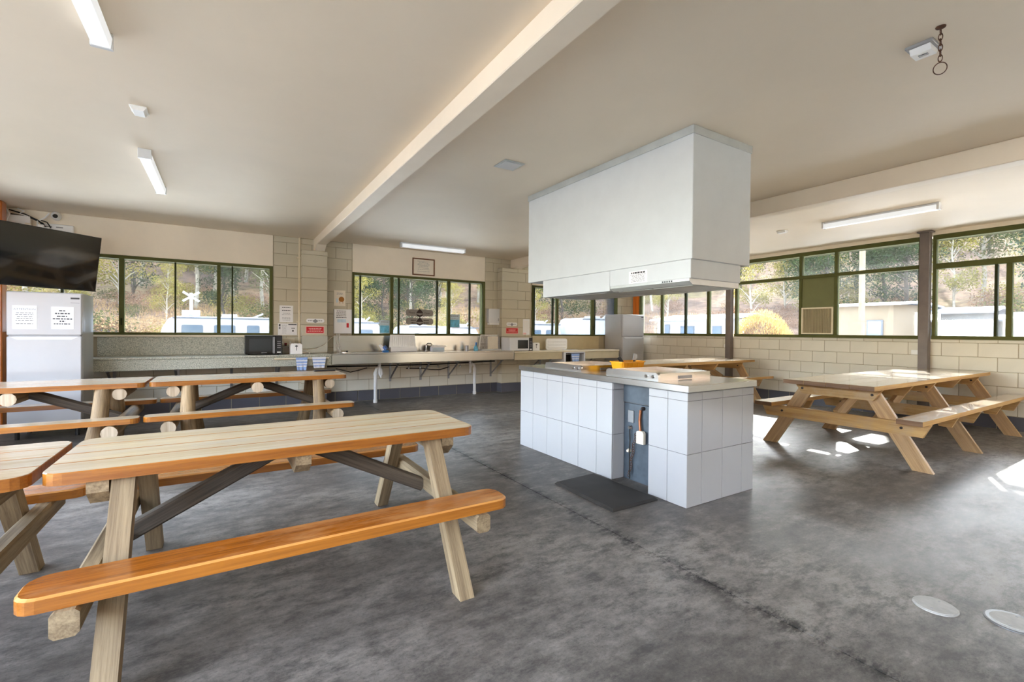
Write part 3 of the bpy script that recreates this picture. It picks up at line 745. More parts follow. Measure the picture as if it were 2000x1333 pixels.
MB().lathe((AX-0.001, 2.775, 0.655), [(0.016, 0.0), (0.016, -0.02), (0.008, -0.035)], 10, 0, 'x').build('hook', 'oven_dark', isl)

def hotplate(label, y0, y1):
    t = thing('barbecue_hotplate', label, 'hotplate', (0, 0, 0.920), 0, None)
    x0, x1, h = 2.985, 3.66, 0.062
    b = MB().prism(rrect(y0, y1, 0.0, h, 0.028, 4, (0, 0, 1, 1)), x0, x0+0.02, 'x'); b.build('front_bezel', 'stainless_y', t)
    w = MB(); w.box(x0+0.02, x1, y0, y0+0.012, 0, h-0.006); w.box(x0+0.02, x1, y1-0.012, y1, 0, h-0.006); w.box(x1-0.012, x1, y0+0.012, y1-0.012, 0, h-0.006)
    w.build('surround', 'stainless', t)
    MB().cbox(x0+0.02, x1-0.012, y0+0.012, y1-0.012, 0.0, 0.024, 0.003).build('cooking_plate', 'stainless', t)
    MB().lathe(((x0+x1)/2, (y0+y1)/2, 0.0245), [(0.03, 0.0), (0.026, 0.001)], 14).build('drain_hole', 'oven_dark', t)
    MB().box(x0+0.25, x0+0.42, y0-0.006, y0, 0.006, 0.032).build('grease_latch', 'zinc', t)
    for k in (0.055, 0.125):
        MB().lathe((x0, y0+k, 0.030), [(0.014, 0.0), (0.014, -0.006), (0.010, -0.012)], 12, 0, 'x').build('button', 'chrome', t, True)
    return t
hotplate('stainless barbecue hotplate with two push buttons at the near end of the island', 2.55, 3.15)
hotplate('stainless barbecue hotplate at the far end of the tiled island', 3.50, 4.10)
# orange basket with utensils between the hotplates
bk = thing('utensil_basket', 'orange plastic basket standing between the two hotplates', 'basket', (3.435, 3.32, 0.920))
sh = MB(); a, b, h = 0.165, 0.085, 0.10
def ring(s, z): return [(p[0]*s, p[1]*s, z) for p in rrect(-a, a, -b, b, 0.03, 4)]
r0, r1, r2, r3 = ring(0.86, 0.0), ring(1.0, h), ring(0.97, h), ring(0.83, 0.006); n = len(r0)
sh.add(r0+r1+r2+r3, [(i, (i+1) % n, n+(i+1) % n, n+i) for i in range(n)]+[(n+i, n+(i+1) % n, 2*n+(i+1) % n, 2*n+i) for i in range(n)]+[(2*n+i, 2*n+(i+1) % n, 3*n+(i+1) % n, 3*n+i) for i in range(n)]+[tuple(range(n))[::-1], tuple(3*n+i for i in range(n))])
sh.build('shell', 'basket_orange', bk)
rb = MB(); rim = ring(1.03, h); 
for i in range(n): rb.bar(rim[i], rim[(i+1) % n], 0.012, 0.012)
rb.build('rim', 'basket_orange', bk)
for k in range(16):
    x = -0.14+k*0.0187; MB().bar((x*0.9, -b*0.865, 0.01), (x, -b*0.99, 0.09), 0.006, 0.006, (0, 1, 0)).build('rib', 'basket_orange', bk)
sc1 = thing('grill_scraper', 'grey bladed grill scraper leaning in the orange basket', 'scraper', (3.50, 3.32, 0.930))
MB().bar((0, 0, 0), (0.03, 0, 0.10), 0.02, 0.012, (0, 1, 0)).build('handle', 'dark_plastic', sc1)
MB().bar((0.03, 0, 0.10), (0.045, 0, 0.165), 0.05, 0.004, (0, 1, 0)).build('blade', 'zinc', sc1)
sc2 = thing('scrub_brush', 'black scrub brush lying in the orange basket', 'brush', (3.37, 3.32, 0.930))
MB().bar((0, 0, 0.07), (-0.03, 0.03, 0.135), 0.03, 0.02, (0, 1, 0)).build('handle', 'dark_plastic', sc2)
MB().cbox(-0.03, 0.05, -0.03, 0.03, 0.0, 0.07, 0.006).build('head', 'grey_plastic', sc2)

# ------------------------------------------------------------------ canopy above the island
hd = thing('extraction_canopy', 'big pale grey sheet metal extraction canopy hanging over the island', 'range hood', (0, 0, 0))
HX0, HX1, HY0, HY1 = 3.03, 3.79, 2.276, 4.518
MB().cbox(HX0, HX1, HY0, HY1, 1.882, 2.898, 0.004).build('housing', 'hood_metal', hd)
fz = MB(); d = 0.008
fz.cbox(HX0-d, HX0, HY0-d, HY1+d, 2.835, 2.899, 0.002); fz.cbox(HX1, HX1+d, HY0-d, HY1+d, 2.835, 2.899, 0.002)
fz.cbox(HX0, HX1, HY0-d, HY0, 2.835, 2.899, 0.002); fz.cbox(HX0, HX1, HY1, HY1+d, 2.835, 2.899, 0.002)
fz.build('flashing_strip', 'flashing', hd)
SX0, SX1 = 3.045, 3.69
MB().cbox(SX0, SX1, 3.18, 4.24, 1.695, 1.884, 0.003).build('skirt_panel', 'hood_metal', hd)
MB().cbox(SX0-0.003, SX1, 2.296, 3.175, 1.735, 1.884, 0.003).build('skirt_panel', 'hood_metal', hd)
def hood_unit(y0, y1):
    rh = MB().prism([(SX0, 1.735), (SX1, 1.735), (SX1, 1.690), (SX0+0.04, 1.690), (SX0, 1.715)], y0, y1, 'y').build('hood_insert', 'flashing', hd)
    MB().cbox(SX0+0.08, SX1-0.03, y0+0.03, (y0+y1)/2-0.01, 1.684, 1.6905, 0.002).build('filter_mesh', 'flashing', rh)
    MB().cbox(SX0+0.08, SX1-0.03, (y0+y1)/2+0.01, y1-0.03, 1.684, 1.6905, 0.002).build('filter_mesh', 'flashing', rh)
    for k in range(5): MB().cbox(SX0-0.001, SX0+0.006, y0+0.16+k*0.022, y0+0.175+k*0.022, 1.7185, 1.7315, 0.001).build('switch_button', 'dark_plastic', rh)
hood_unit(2.31, 3.17)
MB().cbox(SX0+0.08, SX1-0.03, 3.30, 4.12, 1.689, 1.696, 0.002).build('filter_mesh', 'flashing', hd)
nt = thing('canopy_notice', 'white instruction notice stuck on the canopy skirt', 'notice', (SX0-0.003, 2.83, 1.795))
MB().box(-0.002, 0.0, -0.105, 0.105, -0.055, 0.052).build('sheet', 'paper', nt)
print_lines(nt, -0.08, 0.08, [0.036], -0.002, 'ink', random.Random(3), 0.014, '-x', 'heading', 0.0)
print_lines(nt, -0.09, 0.09, [0.018-0.0115*k for k in range(6)], -0.002, 'ink_grey', random.Random(4), 0.004, '-x')

# mat, floor covers
mt = MB().prism([(2.40, 2.45), (2.88, 2.45), (2.88, 3.19), (2.42, 3.17)], 0.0, 0.022, 'z', ch=0.015)
tag(mt.build('floor_mat', 'rubber'), 'black rubber standing mat in front of the island alcove', 'mat')
def cover(label, x, y, r, ringed):
    t = thing('floor_cover', label, 'drain cover', (x, y, 0.0))
    MB().lathe((0, 0, 0.0), [(r, 0.0), (r, 0.004), (r-0.006, 0.0065)], 32).build('rim', 'zinc' if ringed else 'cover_pale', t)
    MB().lathe((0, 0, 0.0066), [(r*(0.80 if ringed else 0.95), 0.0), (r*(0.78 if ringed else 0.93), 0.002)], 32).build('lid', 'cover_pale', t)
    for s in (-1, 1): MB().lathe((s*r*0.6, 0, 0.0087), [(0.006, 0), (0.005, 0.001)], 8).build('screw', 'zinc', t)
    return t
cover('round grey floor cover, the whole one of the two', 2.915, 0.798, 0.085, False)
cover('round ringed floor cover cut by the right edge of the photo', 3.06, 0.565, 0.098, True)
# ------------------------------------------------------------------ benches along the back wall
BY = 8.10
def bracket(parent, x, z0=0.40, z1=0.72, y1=YB-0.008):
    b = MB(); b.box(x-0.02, x+0.02, y1-0.012, y1, z0-0.06, z1); b.box(x-0.018, x+0.018, BY+0.12, y1-0.012, z1-0.012, z1)
    b.bar((x, y1-0.012, z0), (x, BY+0.16, z1-0.012), 0.03, 0.01)
    return b.build('wall_bracket', 'zinc', parent)
gb = thing('granite_bench', 'grey speckled laminate bench below the left back window', 'bench', (0, 0, 0))
MB().cbox(-1.54, 1.515, BY-0.005, YB-0.002, 0.880, 0.912, 0.006).build('worktop', 'granite', gb)
MB().cbox(-1.50, 1.515, BY+0.008, BY+0.03, 0.728, 0.880, 0.004).build('apron', 'granite', gb)
MB().cbox(-1.53, -1.505, BY+0.008, YB-0.01, 0.728, 0.880, 0.003).build('end_panel', 'oven_dark', gb)
MB().cbox(-1.54, 0.69, YB-0.026, YB-0.006, 0.912, ZS-0.032, 0.003).build('splashback', 'granite', gb)
for x in (-1.35, -0.6, 0.1, 0.75): bracket(gb, x)
rail = MB(); rail.cbox(0.66, 1.47, BY-0.028, BY-0.012, 0.842, 0.862, 0.003); rail.box(0.67, 0.69, BY-0.012, BY+0.008, 0.845, 0.86); rail.box(1.44, 1.46, BY-0.012, BY+0.008, 0.845, 0.86)
rail.build('towel_rail', 'tan_edge', gb)

sb = thing('stainless_bench', 'long stainless steel sink bench with splashback', 'bench', (0, 0, 0))
sk = MB().cbox(1.52, 5.095, BY-0.004, YB-0.03, 0.898, 0.920, 0.004); sk.build('worktop', 'stainless', sb)
MB().cbox(1.52, 5.095, BY, BY+0.02, 0.735, 0.898, 0.003).build('apron', 'stainless', sb)
MB().cbox(1.66, 5.055, YB-0.03, YB-0.010, 0.920, ZS-0.004, 0.003).build('splashback', 'stainless', sb)
MB().cbox(1.112, 1.53, 8.53, 8.542, 0.914, 1.215, 0.003).build('splashback', 'stainless', sb)
for x in (2.36, 4.42):
    MB().cbox(x-0.24, x+0.24, 8.24, 8.62, 0.745, 0.897, 0.03).build('sink_bowl', 'stainless_y', sb)
for x in (2.70, 3.31, 3.91, 4.90): bracket(sb, x)
def waste(label, x, y, second):
    t = thing('waste_pipe', label, 'pipe', (x, y, 0))
    MB().tube([(0, 0, 0.0), (0, 0, 0.56)], 0.030, 12).build('pipe', 'pvc', t, True)
    MB().lathe((0, 0, 0.0), [(0.036, 0), (0.036, 0.06)], 14).build('socket', 'pvc', t, True)
    MB().lathe((0, 0, 0.50), [(0.037, 0), (0.037, 0.05)], 14).build('socket', 'pvc', t, True)
    MB().tube([(0, 0, 0.55), (0.02, 0, 0.62), (0.06, 0, 0.64), (0.10, 0, 0.60), (0.115, 0, 0.52), (0.10, 0, 0.47), (0.075, 0, 0.52), (0.07, 0, 0.60), (0.07, 0, 0.74)] if not second else [(0, 0, 0.55), (-0.01, 0, 0.61), (-0.05, 0, 0.64), (-0.09, 0, 0.58), (-0.10, 0, 0.46), (-0.105, 0, 0.60), (-0.105, 0, 0.74)], 0.027, 10).build('trap', 'pvc', t, True)
    return t
waste('white waste pipe with looped trap nearest the log table', 2.33, 8.42, False)
waste('white waste pipe under the right sink, nearer the block column', 4.44, 8.60, True)
cab = thing('supply_pipes', 'dark supply pipes and cables running under the steel bench', 'pipe', (0, 0, 0))
MB().tube([(1.55, 8.70, 0.66), (2.4, 8.70, 0.65), (3.5, 8.70, 0.64), (4.98, 8.70, 0.67)], 0.012, 8).build('pipe', 'cable_black', cab)
MB().tube([(1.7, 8.69, 0.62), (1.95, 8.68, 0.55), (2.1, 8.68, 0.58), (2.25, 8.68, 0.62)], 0.008, 6).build('pipe', 'cable_black', cab)
MB().tube([(3.0, 8.70, 0.58), (3.35, 8.70, 0.57), (3.5, 8.69, 0.54), (3.7, 8.69, 0.53), (3.9, 8.70, 0.58)], 0.010, 6).build('pipe', 'cable_black', cab)
for x in (3.05, 3.28, 3.66, 4.15): MB().lathe((x, 8.70, 0.57), [(0.018, 0), (0.02, 0.03), (0.010, 0.05)], 8).build('valve', 'chrome', cab)
tb = thing('tan_bench', 'tan laminate bench below the right back window', 'bench', (0, 0, 0))
MB().cbox(5.10, 8.10, BY-0.005, YB-0.018, 0.868, 0.900, 0.006).build('worktop', 'tan_edge', tb)
MB().cbox(5.115, 6.365, BY+0.008, BY+0.03, 0.715, 0.868, 0.003).build('apron', 'tan_laminate', tb)
MB().cbox(7.0, 8.09, BY+0.008, BY+0.03, 0.70, 0.868, 0.003).build('apron', 'tan_laminate', tb)
MB().cbox(5.975, 8.0, YB-0.034, YB-0.018, 0.900, ZS-0.004, 0.003).build('splashback', 'tan_laminate', tb)
for x in (5.85, 6.2, 7.4): bracket(tb, x, 0.40, 0.72, YB-0.018)
ov = thing('white_cubby', 'white framed open cupboard set into the tan bench', 'cupboard', (6.685, 8.06, 0))
sh = MB(); sh.cbox(-0.305, -0.255, 0, 0.55, 0.30, 0.866, 0.004); sh.cbox(0.275, 0.305, 0, 0.55, 0.30, 0.866, 0.004); sh.box(-0.255, 0.275, 0.0, 0.55, 0.845, 0.866); sh.box(-0.255, 0.275, 0.0, 0.55, 0.30, 0.33)
sh.build('carcass', 'white_enamel', ov)
MB().box(-0.255, 0.275, 0.50, 0.52, 0.33, 0.845).build('back_panel', 'oven_dark', ov)
MB().box(-0.255, 0.275, 0.06, 0.50, 0.60, 0.612).build('shelf', 'oven_dark', ov)
MB().tube([(-0.25, 0.02, 0.815), (0.27, 0.02, 0.815)], 0.007, 8).build('rail', 'chrome', ov)
lb = thing('side_bench', 'pale bench end left of the notice fridge', 'bench', (0, 0, 0))
MB().cbox(-3.15, -2.42, 8.10, 8.27, 0.90, 0.94, 0.004).build('worktop', 'granite', lb); MB().box(-3.15, -2.44, 8.14, 8.26, 0.0, 0.90).build('carcass', 'oven_dark', lb)

# ------------------------------------------------------------------ appliances on the benches
def microwave(name, label, x0, x1, y0, z0, h, body, front, d=0.36, win=(0.10, 0.62), panel=0.80, strip=None):
    w = x1-x0; t = thing(name, label, 'microwave', ((x0+x1)/2, y0, z0))
    MB().cbox(-w/2, w/2, 0.012, d, 0.010, h, 0.006).build('body', body, t)
    MB().cbox(-w/2, -w/2+w*panel, 0.0, 0.014, 0.012, h-0.002, 0.004).build('door', front, t)
    MB().cbox(-w/2+w*win[0], -w/2+w*win[1], -0.002, 0.003, 0.055, h-0.05, 0.001).build('door_window', 'black_glass', t)
    p = MB().cbox(-w/2+w*panel+0.003, w/2, 0.0, 0.014, 0.012, h-0.002, 0.003).build('control_panel', 'dark_plastic', t)
    for k in range(4): MB().box(w*panel-w/2+0.02, w/2-0.02, -0.002, 0.0, h*0.36+k*0.032, h*0.36+k*0.032+0.009).build('key_row', 'grey_plastic', p)
    MB().box(w*panel-w/2+0.02, w/2-0.02, -0.002, 0.0, h*0.10, h*0.10+0.018).build('open_button', 'white_plastic', p)
    if strip: MB().cbox(-w/2+w*strip[0], -w/2+w*strip[1], -0.022, -0.001, 0.02, h-0.02, 0.004).build('handle', 'zinc', t)
    for sx in (-1, 1): MB().cbox(sx*w*0.4-0.015, sx*w*0.4+0.015, 0.05, 0.08, 0, 0.012, 0.002).build('foot', 'dark_plastic', t)
    return t
mw = microwave('microwave_oven', 'black microwave on the granite bench', 0.276, 0.79, 8.25, 0.912, 0.305, 'dark_plastic', 'black_gloss', 0.36, (0.10, 0.70), 0.82, (0.735, 0.80))
MB().box(-0.04, 0.04, -0.0026, -0.0005, 0.03, 0.038).build('badge', 'grey_plastic', mw)
microwave('microwave_oven', 'white microwave in front of the second block column', 5.03, 5.60, 8.16, 0.9005, 0.285, 'white_enamel', 'white_enamel', 0.36, (0.34, 0.80), 0.84)
def toaster(label, x, y, z, slots):
    t = thing('toaster', label, 'toaster', (x, y, z))
    MB().prism(rrect(-0.088, 0.088, 0.018, 0.175, 0.03, 4, (0, 0, 1, 1)), -0.02, 0.20, 'y').build('body', 'white_plastic', t, True)
    MB().cbox(-0.09, 0.09, -0.022, 0.202, 0.0, 0.022, 0.004).build('base', 'white_plastic', t)
    MB().box(-0.004, 0.004, -0.022, -0.0195, 0.06, 0.15).build('lever_slot', 'dark_plastic', t)
    MB().cbox(-0.02, 0.02, -0.036, -0.021, 0.125, 0.142, 0.003).build('lever', 'dark_plastic', t)
    for s in (-1, 1): MB().box(s*0.035-0.012, s*0.035+0.012, 0.02, 0.165, 0.1735, 0.1755).build('slot', 'oven_dark', t)
    return t
toaster('white toaster beside the black microwave', 1.002, 8.30, 0.912, 2)
toaster('white toaster beside the white microwave', 5.74, 8.24, 0.9005, 2)
bt = thing('bottle', 'brown bottle with dark red cap between microwave and toaster', 'bottle', (0.862, 8.46, 0.912))
MB().prism(rrect(-0.048, 0.048, 0.0, 0.13, 0.03, 4, (0, 0, 1, 1)), -0.035, 0.035, 'y').build('body', 'bottle_brown', bt, True)
MB().lathe((0, 0, 0.13), [(0.02, 0), (0.016, 0.02)], 12).build('neck', 'bottle_brown', bt, True)
MB().lathe((0, 0, 0.15), [(0.021, 0), (0.021, 0.03)], 12).build('cap', 'cap_red', bt, True)
sw = thing('power_outlet', 'cream double power outlet behind the bottle', 'power outlet', (0.90, YB-0.007, 1.11))
MB().cbox(-0.13, 0.13, -0.012, 0.0, -0.055, 0.055, 0.003).build('plate', 'cream_plastic', sw)
for s in (-1, 1): MB().cbox(s*0.06-0.012, s*0.06+0.012, -0.016, -0.011, -0.03, 0.0, 0.002).build('switch', 'white_plastic', sw)
cd = thing('appliance_cord', 'cream cord sagging from toaster to the wall box', 'cord', (0, 0, 0))  # the toaster's own power cord
MB().tube([(1.095, 8.40, 0.99), (1.2, 8.44, 0.98), (1.35, 8.47, 1.00), (1.48, 8.50, 1.06), (1.58, 8.60, 1.16), (1.68, 8.70, 1.22)], 0.006, 6).build('cord_run', 'cream_plastic', cd)
MB().tube([(1.10, 8.36, 0.93), (1.18, 8.34, 0.945), (1.22, 8.33, 0.93), (1.20, 8.31, 0.918)], 0.006, 6).build('cord_end', 'cream_plastic', cd)

def dish_rack(label, x0, x1, y, z, solid):
    w = x1-x0; t = thing('dish_rack', label, 'dish rack', ((x0+x1)/2, y, z)); h = 0.315
    if solid:
        pr = [(-w/2, 0.0), (w/2, 0.0), (w/2-0.035, h), (-w/2+0.035, h)]
        MB().prism(pr, 0.10, 0.112, 'y').build('back_board', 'white_plastic', t)
        for k in range(12):
            x = -w/2+0.05+k*(w-0.1)/11
            MB().bar((x, 0.095, 0.09), (x*0.93, 0.095, h-0.01), 0.014, 0.012, (0, 1, 0)).build('rib', 'white_plastic', t)
        MB().cbox(-w/2+0.01, w/2-0.01, 0.0, 0.10, 0.0, 0.085, 0.008).build('tray', 'white_plastic', t)
        MB().bar((-w/2+0.01, 0.10, 0.01), (-w/2+0.04, 0.10, h), 0.02, 0.02, (0, 1, 0)).build('side_rail', 'white_plastic', t)
        MB().bar((w/2-0.01, 0.10, 0.01), (w/2-0.04, 0.10, h), 0.02, 0.02, (0, 1, 0)).build('side_rail', 'white_plastic', t)
    else:
        for s in (-1, 1): MB().bar((s*w/2, 0.10, 0.0), (s*(w/2-0.04), 0.10, h), 0.012, 0.012, (0, 1, 0)).build('side_wire', 'chrome', t)
        MB().bar((-w/2+0.04, 0.10, h), (w/2-0.04, 0.10, h), 0.012, 0.012).build('top_wire', 'chrome', t)
        for k in range(14):
            x = -w/2+0.03+k*(w-0.06)/13
            MB().bar((x, 0.10, 0.02), (x*0.85, 0.10, h), 0.006, 0.006, (0, 1, 0)).build('wire', 'chrome', t)
        for z2 in (0.03, 0.09, 0.16): MB().bar((-w/2+0.01, 0.095, z2), (w/2-0.01, 0.095, z2), 0.007, 0.007).build('cross_wire', 'chrome', t)
        MB().cbox(-w/2+0.02, w/2-0.02, 0.0, 0.09, 0.0, 0.018, 0.003).build('drip_tray', 'white_plastic', t)
        MB().cbox(-w/2+0.20, w/2-0.06, 0.075, 0.088, 0.025, h-0.03, 0.003).build('rack_board', 'cream_plastic', t)
    return t
dish_rack('white plastic dish rack standing upright by the left sink', 2.60, 3.13, 8.42, 0.9205, True)
dish_rack('wire dish rack leaning by the block column', 4.48, 4.99, 8.40, 0.9205, False)
jg = thing('pot_lid', 'round steel lid lying on the left of the sink bench', 'lid', (1.83, 8.42, 0.9205))
MB().lathe((0, 0, 0), [(0.14, 0), (0.14, 0.008), (0.06, 0.016)], 24).build('disc', 'chrome', jg, True); MB().lathe((0, 0, 0.016), [(0.015, 0), (0.02, 0.015)], 12).build('knob', 'dark_plastic', jg)
sp = thing('spray_bottle', 'blue and white detergent bottle lying beside the plastic dish rack', 'bottle', (2.50, 8.42, 0.9205))
MB().bar((-0.02, 0, 0.02), (-0.09, 0.02, 0.135), 0.06, 0.045, (0, 1, 0), 0, 0.8, 0.008).build('body', 'white_plastic', sp)
MB().bar((0.02, -0.01, 0.045), (-0.02, -0.01, 0.10), 0.075, 0.05, (0, 1, 0), 0, 0.9, 0.008).build('label_wrap', 'towel_dark', sp)
MB().bar((-0.01, -0.03, 0.10), (0.075, -0.03, 0.02), 0.012, 0.012, (0, 1, 0)).build('brush_handle', 'dark_plastic', sp)
MB().cbox(-0.05, 0.06, -0.04, 0.03, 0.0, 0.03, 0.005).build('base', 'blue_plastic', sp)
bx = thing('wipes_box', 'pale blue and white box with a tap above it', 'box', (3.55, 8.40, 0.9205))
MB().cbox(-0.13, 0.12, 0.0, 0.12, 0.0, 0.075, 0.003).build('carton', 'towel_white', bx); MB().box(-0.125, 0.115, -0.0015, 0.0, 0.01, 0.065).build('print_panel', 'poster_pale', bx)
MB().prism([(-0.13, 0.075), (0.12, 0.075), (0.17, 0.10), (-0.08, 0.115)], 0.0, 0.11, 'y').build('flap', 'white_plastic', bx)
tp = thing('sink_tap', 'chrome swivel tap between the two sinks', 'tap', (3.34, 8.52, 0.9205))
MB().lathe((0, 0, 0), [(0.025, 0), (0.02, 0.03), (0.012, 0.05), (0.012, 0.12)], 12).build('stem', 'chrome', tp, True)
MB().tube([(0, 0, 0.12), (0.02, -0.03, 0.15), (0.05, -0.10, 0.15), (0.06, -0.14, 0.12)], 0.010, 8).build('spout', 'chrome', tp, True)
bb = thing('spray_bottle', 'small blue spray bottle right of the sinks', 'bottle', (4.36, 8.40, 0.9205))
MB().lathe((0, 0, 0), [(0.045, 0), (0.04, 0.07), (0.015, 0.11)], 14).build('body', 'poster_blue', bb, True)
MB().cbox(-0.012, 0.012, -0.04, 0.012, 0.11, 0.165, 0.003).build('trigger', 'blue_plastic', bb)
cn = thing('tin_can', 'grey tin standing left of the small blue spray bottle', 'tin', (4.17, 8.42, 0.9205))
MB().lathe((0, 0, 0), [(0.035, 0), (0.036, 0.10)], 16).build('body', 'zinc', cn, True); MB().lathe((0, 0, 0.10), [(0.033, 0), (0.03, 0.002)], 16).build('lid', 'chrome', cn)
wt = thing('cutlery_tray', 'white plastic tray leaning on the tan splashback', 'tray', (6.55, 8.56, 0.9005))
tr = MB().prism(rrect(-0.30, 0.31, 0.0, 0.26, 0.05, 4), 0.0, 0.03, 'y'); tr.build('tray_body', 'white_plastic', wt)
for k in range(3): MB().cbox(-0.26, 0.27, -0.012, 0.0, 0.04+k*0.07, 0.085+k*0.07, 0.006).build('compartment', 'white_plastic', wt)
pl = thing('paper_sheet', 'white paper lying at the front of the tan bench', 'paper', (6.75, 8.20, 0.9005))
MB().cbox(-0.20, 0.16, 0.0, 0.14, 0.0, 0.006, 0.001).build('sheet', 'paper', pl); MB().cbox(-0.17, 0.13, 0.02, 0.13, 0.006, 0.009, 0.001).build('top_sheet', 'paper', pl)

def towel(label, x, y, z, w, h, mats, stripes):
    t = thing('tea_towel', label, 'tea towel', (x, y, z)); n = 9; v = []; fs = []
    for j in range(5):
        for i in range(n):
            u = i/(n-1)-0.5; zz = -h*j/4
            v.append((u*w*(1-0.06*j), -0.006-0.008*math.sin(i*1.9)*j/4, zz))
    for j in range(4):
        for i in range(n-1): fs.append((j*n+i, (j+1)*n+i, (j+1)*n+i+1, j*n+i+1))
    m = len(v); v2 = [(p[0], p[1]+0.005, p[2]) for p in v]; fs2 = [tuple(m+k for k in f[::-1]) for f in fs]
    rim = list(range(n))+[j*n+n-1 for j in range(1, 5)]+[4*n+i for i in range(n-2, -1, -1)]+[j*n for j in range(3, 0, -1)]
    fs3 = [(rim[i], rim[(i+1) % len(rim)], m+rim[(i+1) % len(rim)], m+rim[i]) for i in range(len(rim))]
    MB().add(v+v2, fs+fs2+fs3).build('cloth', mats[0], t, True)
    for k in stripes:
        sv = []; sf = []; zz = -h*k
        for i in range(n):
            u = i/(n-1)-0.5; q = (u*w*(1-0.24*k), -0.0075-0.008*math.sin(i*1.9)*k)
            sv += [(q[0], q[1], zz), (q[0], q[1], zz-h*0.10)]
        for i in range(n-1): sf.append((2*i, 2*i+1, 2*i+3, 2*i+2))
        MB().add(sv, sf).build('stripe', mats[1], t)
    MB().cbox(-w/2, w/2, -0.006, 0.026, 0.0, 0.006, 0.002).build('fold', mats[0], t)
    return t
towel('blue striped tea towel on the rail below the toaster', 1.055, BY-0.033, 0.863, 0.175, 0.20, ('towel_blue', 'towel_white'), (0.18, 0.42, 0.62))
towel('pale blue checked tea towel at the right end of the rail', 1.315, BY-0.033, 0.863, 0.21, 0.17, ('towel_white', 'towel_blue'), (0.15, 0.45, 0.75))
towel('blue tea towel hanging in the white cubby', 6.70, 8.065, 0.823, 0.24, 0.17, ('towel_blue', 'towel_white'), (0.3, 0.6))

# ------------------------------------------------------------------ fridges
def fridge(name, label, x0, x1, y0, y1, z0, z1, split, castors=False):
    t = thing(name, label, 'fridge', ((x0+x1)/2, y0, 0)); w = x1-x0; d = y1-y0
    MB().cbox(-w/2, w/2, 0.055, d, z0, z1, 0.008).build('body', 'fridge_white', t)
    MB().cbox(-w/2, w/2, 0.0, 0.050, split+0.006, z1-0.004, 0.010).build('freezer_door', 'fridge_white', t)
    dd = MB().cbox(-w/2, w/2, 0.0, 0.050, z0+0.03, split-0.006, 0.010).build('fridge_door', 'fridge_white', t)
    MB().prism([(-w/2+0.03, split-0.012), (w/2-0.03, split-0.012), (w/2-0.09, split-0.045), (-w/2+0.09, split-0.045)], -0.004, 0.004, 'y').build('grip_recess', 'white_enamel', dd)
    MB().box(-w/2+0.02, w/2-0.02, 0.012, 0.052, split-0.006, split+0.006).build('gasket', 'grey_plastic', t)
    MB().box(w/2-0.10, w/2-0.02, -0.0015, 0.0, z1-0.075, z1-0.055).build('badge', 'dark_plastic', t)
    MB().box(w/2-0.10, w/2-0.02, -0.0015, 0.0, z1-0.122, z1-0.116).build('badge', 'ink_grey', t)
    for sx in (-1, 1):
        for yy in (0.10, d-0.08):
            MB().lathe((sx*(w/2-0.06), yy, 0.0), [(0.022, 0.0), (0.022, z0+0.004)], 10).build('castor' if castors else 'foot', 'dark_plastic', t)
    return t
fridge('fridge', 'white fridge freezer under the television with two notices on it', -2.105, -1.463, 7.50, 8.085, 0.10, 1.731, 1.216, True)
fridge('fridge', 'white fridge freezer in the far corner by the tan bench', 8.20, 8.94, 8.10, 8.72, 0.03, 1.76, 1.215)
def sheet(name, label, x0, x1, z0, z1, y, mat='paper', th=0.002, cat='notice'):
    t = thing(name, label, cat, ((x0+x1)/2, y, (z0+z1)/2)); w, h = x1-x0, z1-z0
    MB().box(-w/2, w/2, -th, 0.0, -h/2, h/2).build('sheet', mat, t); return t, w, h
R_ = random.Random(11)
s, w, h = sheet('fridge_notice', 'white attention notice at the left of the fridge door', -2.055, -1.853, 1.295, 1.566, 7.4992)
wall_text('ATTENTION', 0.033, 'ink_grey', s, (0, -0.003, 0.092))
print_lines(s, -0.08, 0.08, [0.05, 0.03, 0.005, -0.015, -0.038, -0.075], -0.002, 'ink', R_, 0.007)
s, w, h = sheet('fridge_notice', 'white notice with bold lines at the right of the fridge door', -1.732, -1.536, 1.297, 1.562, 7.4992)
for z, ww in ((0.085, 0.03), (0.052, 0.065), (0.018, 0.05), (-0.012, 0.085), (-0.04, 0.025), (-0.072, 0.075)):
    print_lines(s, -ww, ww, [z], -0.002, 'ink', R_, 0.014, ragged=0.0)

# ------------------------------------------------------------------ television and wiring
tv = thing('television', 'black wall television angled out over the fridge', 'television', (-1.83, 7.55, 2.135), math.radians(44.2))
def tv_box(mb_fn, nm, mt):
    o = mb_fn.build(nm, mt, tv); o.rotation_euler = (math.radians(9), 0, 0); return o
tv_box(MB().cbox(-0.616, 0.616, 0.004, 0.05, -0.352, 0.352, 0.004), 'casing', 'dark_plastic')
tv_box(MB().box(-0.608, 0.608, 0.0, 0.0045, -0.338, 0.345), 'screen', 'screen_black')
tv_box(MB().box(-0.616, 0.616, -0.001, 0.004, -0.352, -0.340), 'lower_bezel', 'dark_plastic')
MB().tube([(0.0, 0.05, 0.0), (0.10, 0.45, 0.05), (0.28, 0.62, 0.05)], 0.025, 8).build('wall_arm', 'dark_plastic', tv)
MB().cbox(-0.15, 0.15, 0.05, 0.07, -0.15, 0.15, 0.004).build('bracket_plate', 'dark_plastic', tv)
pb = thing('junction_box', 'pale wiring box on the wall above the television', 'junction box', (-2.325, 8.655, 2.735))
MB().cbox(-0.13, 0.13, 0.0, 0.085, -0.06, 0.065, 0.004).build('case', 'cream_plastic', pb); MB().cbox(-0.125, 0.125, -0.008, 0.0, -0.055, 0.06, 0.003).build('lid', 'white_plastic', pb)
p2 = thing('power_board', 'white power board with plugs behind the top of the television', 'power board', (-2.20, 8.60, 2.645))
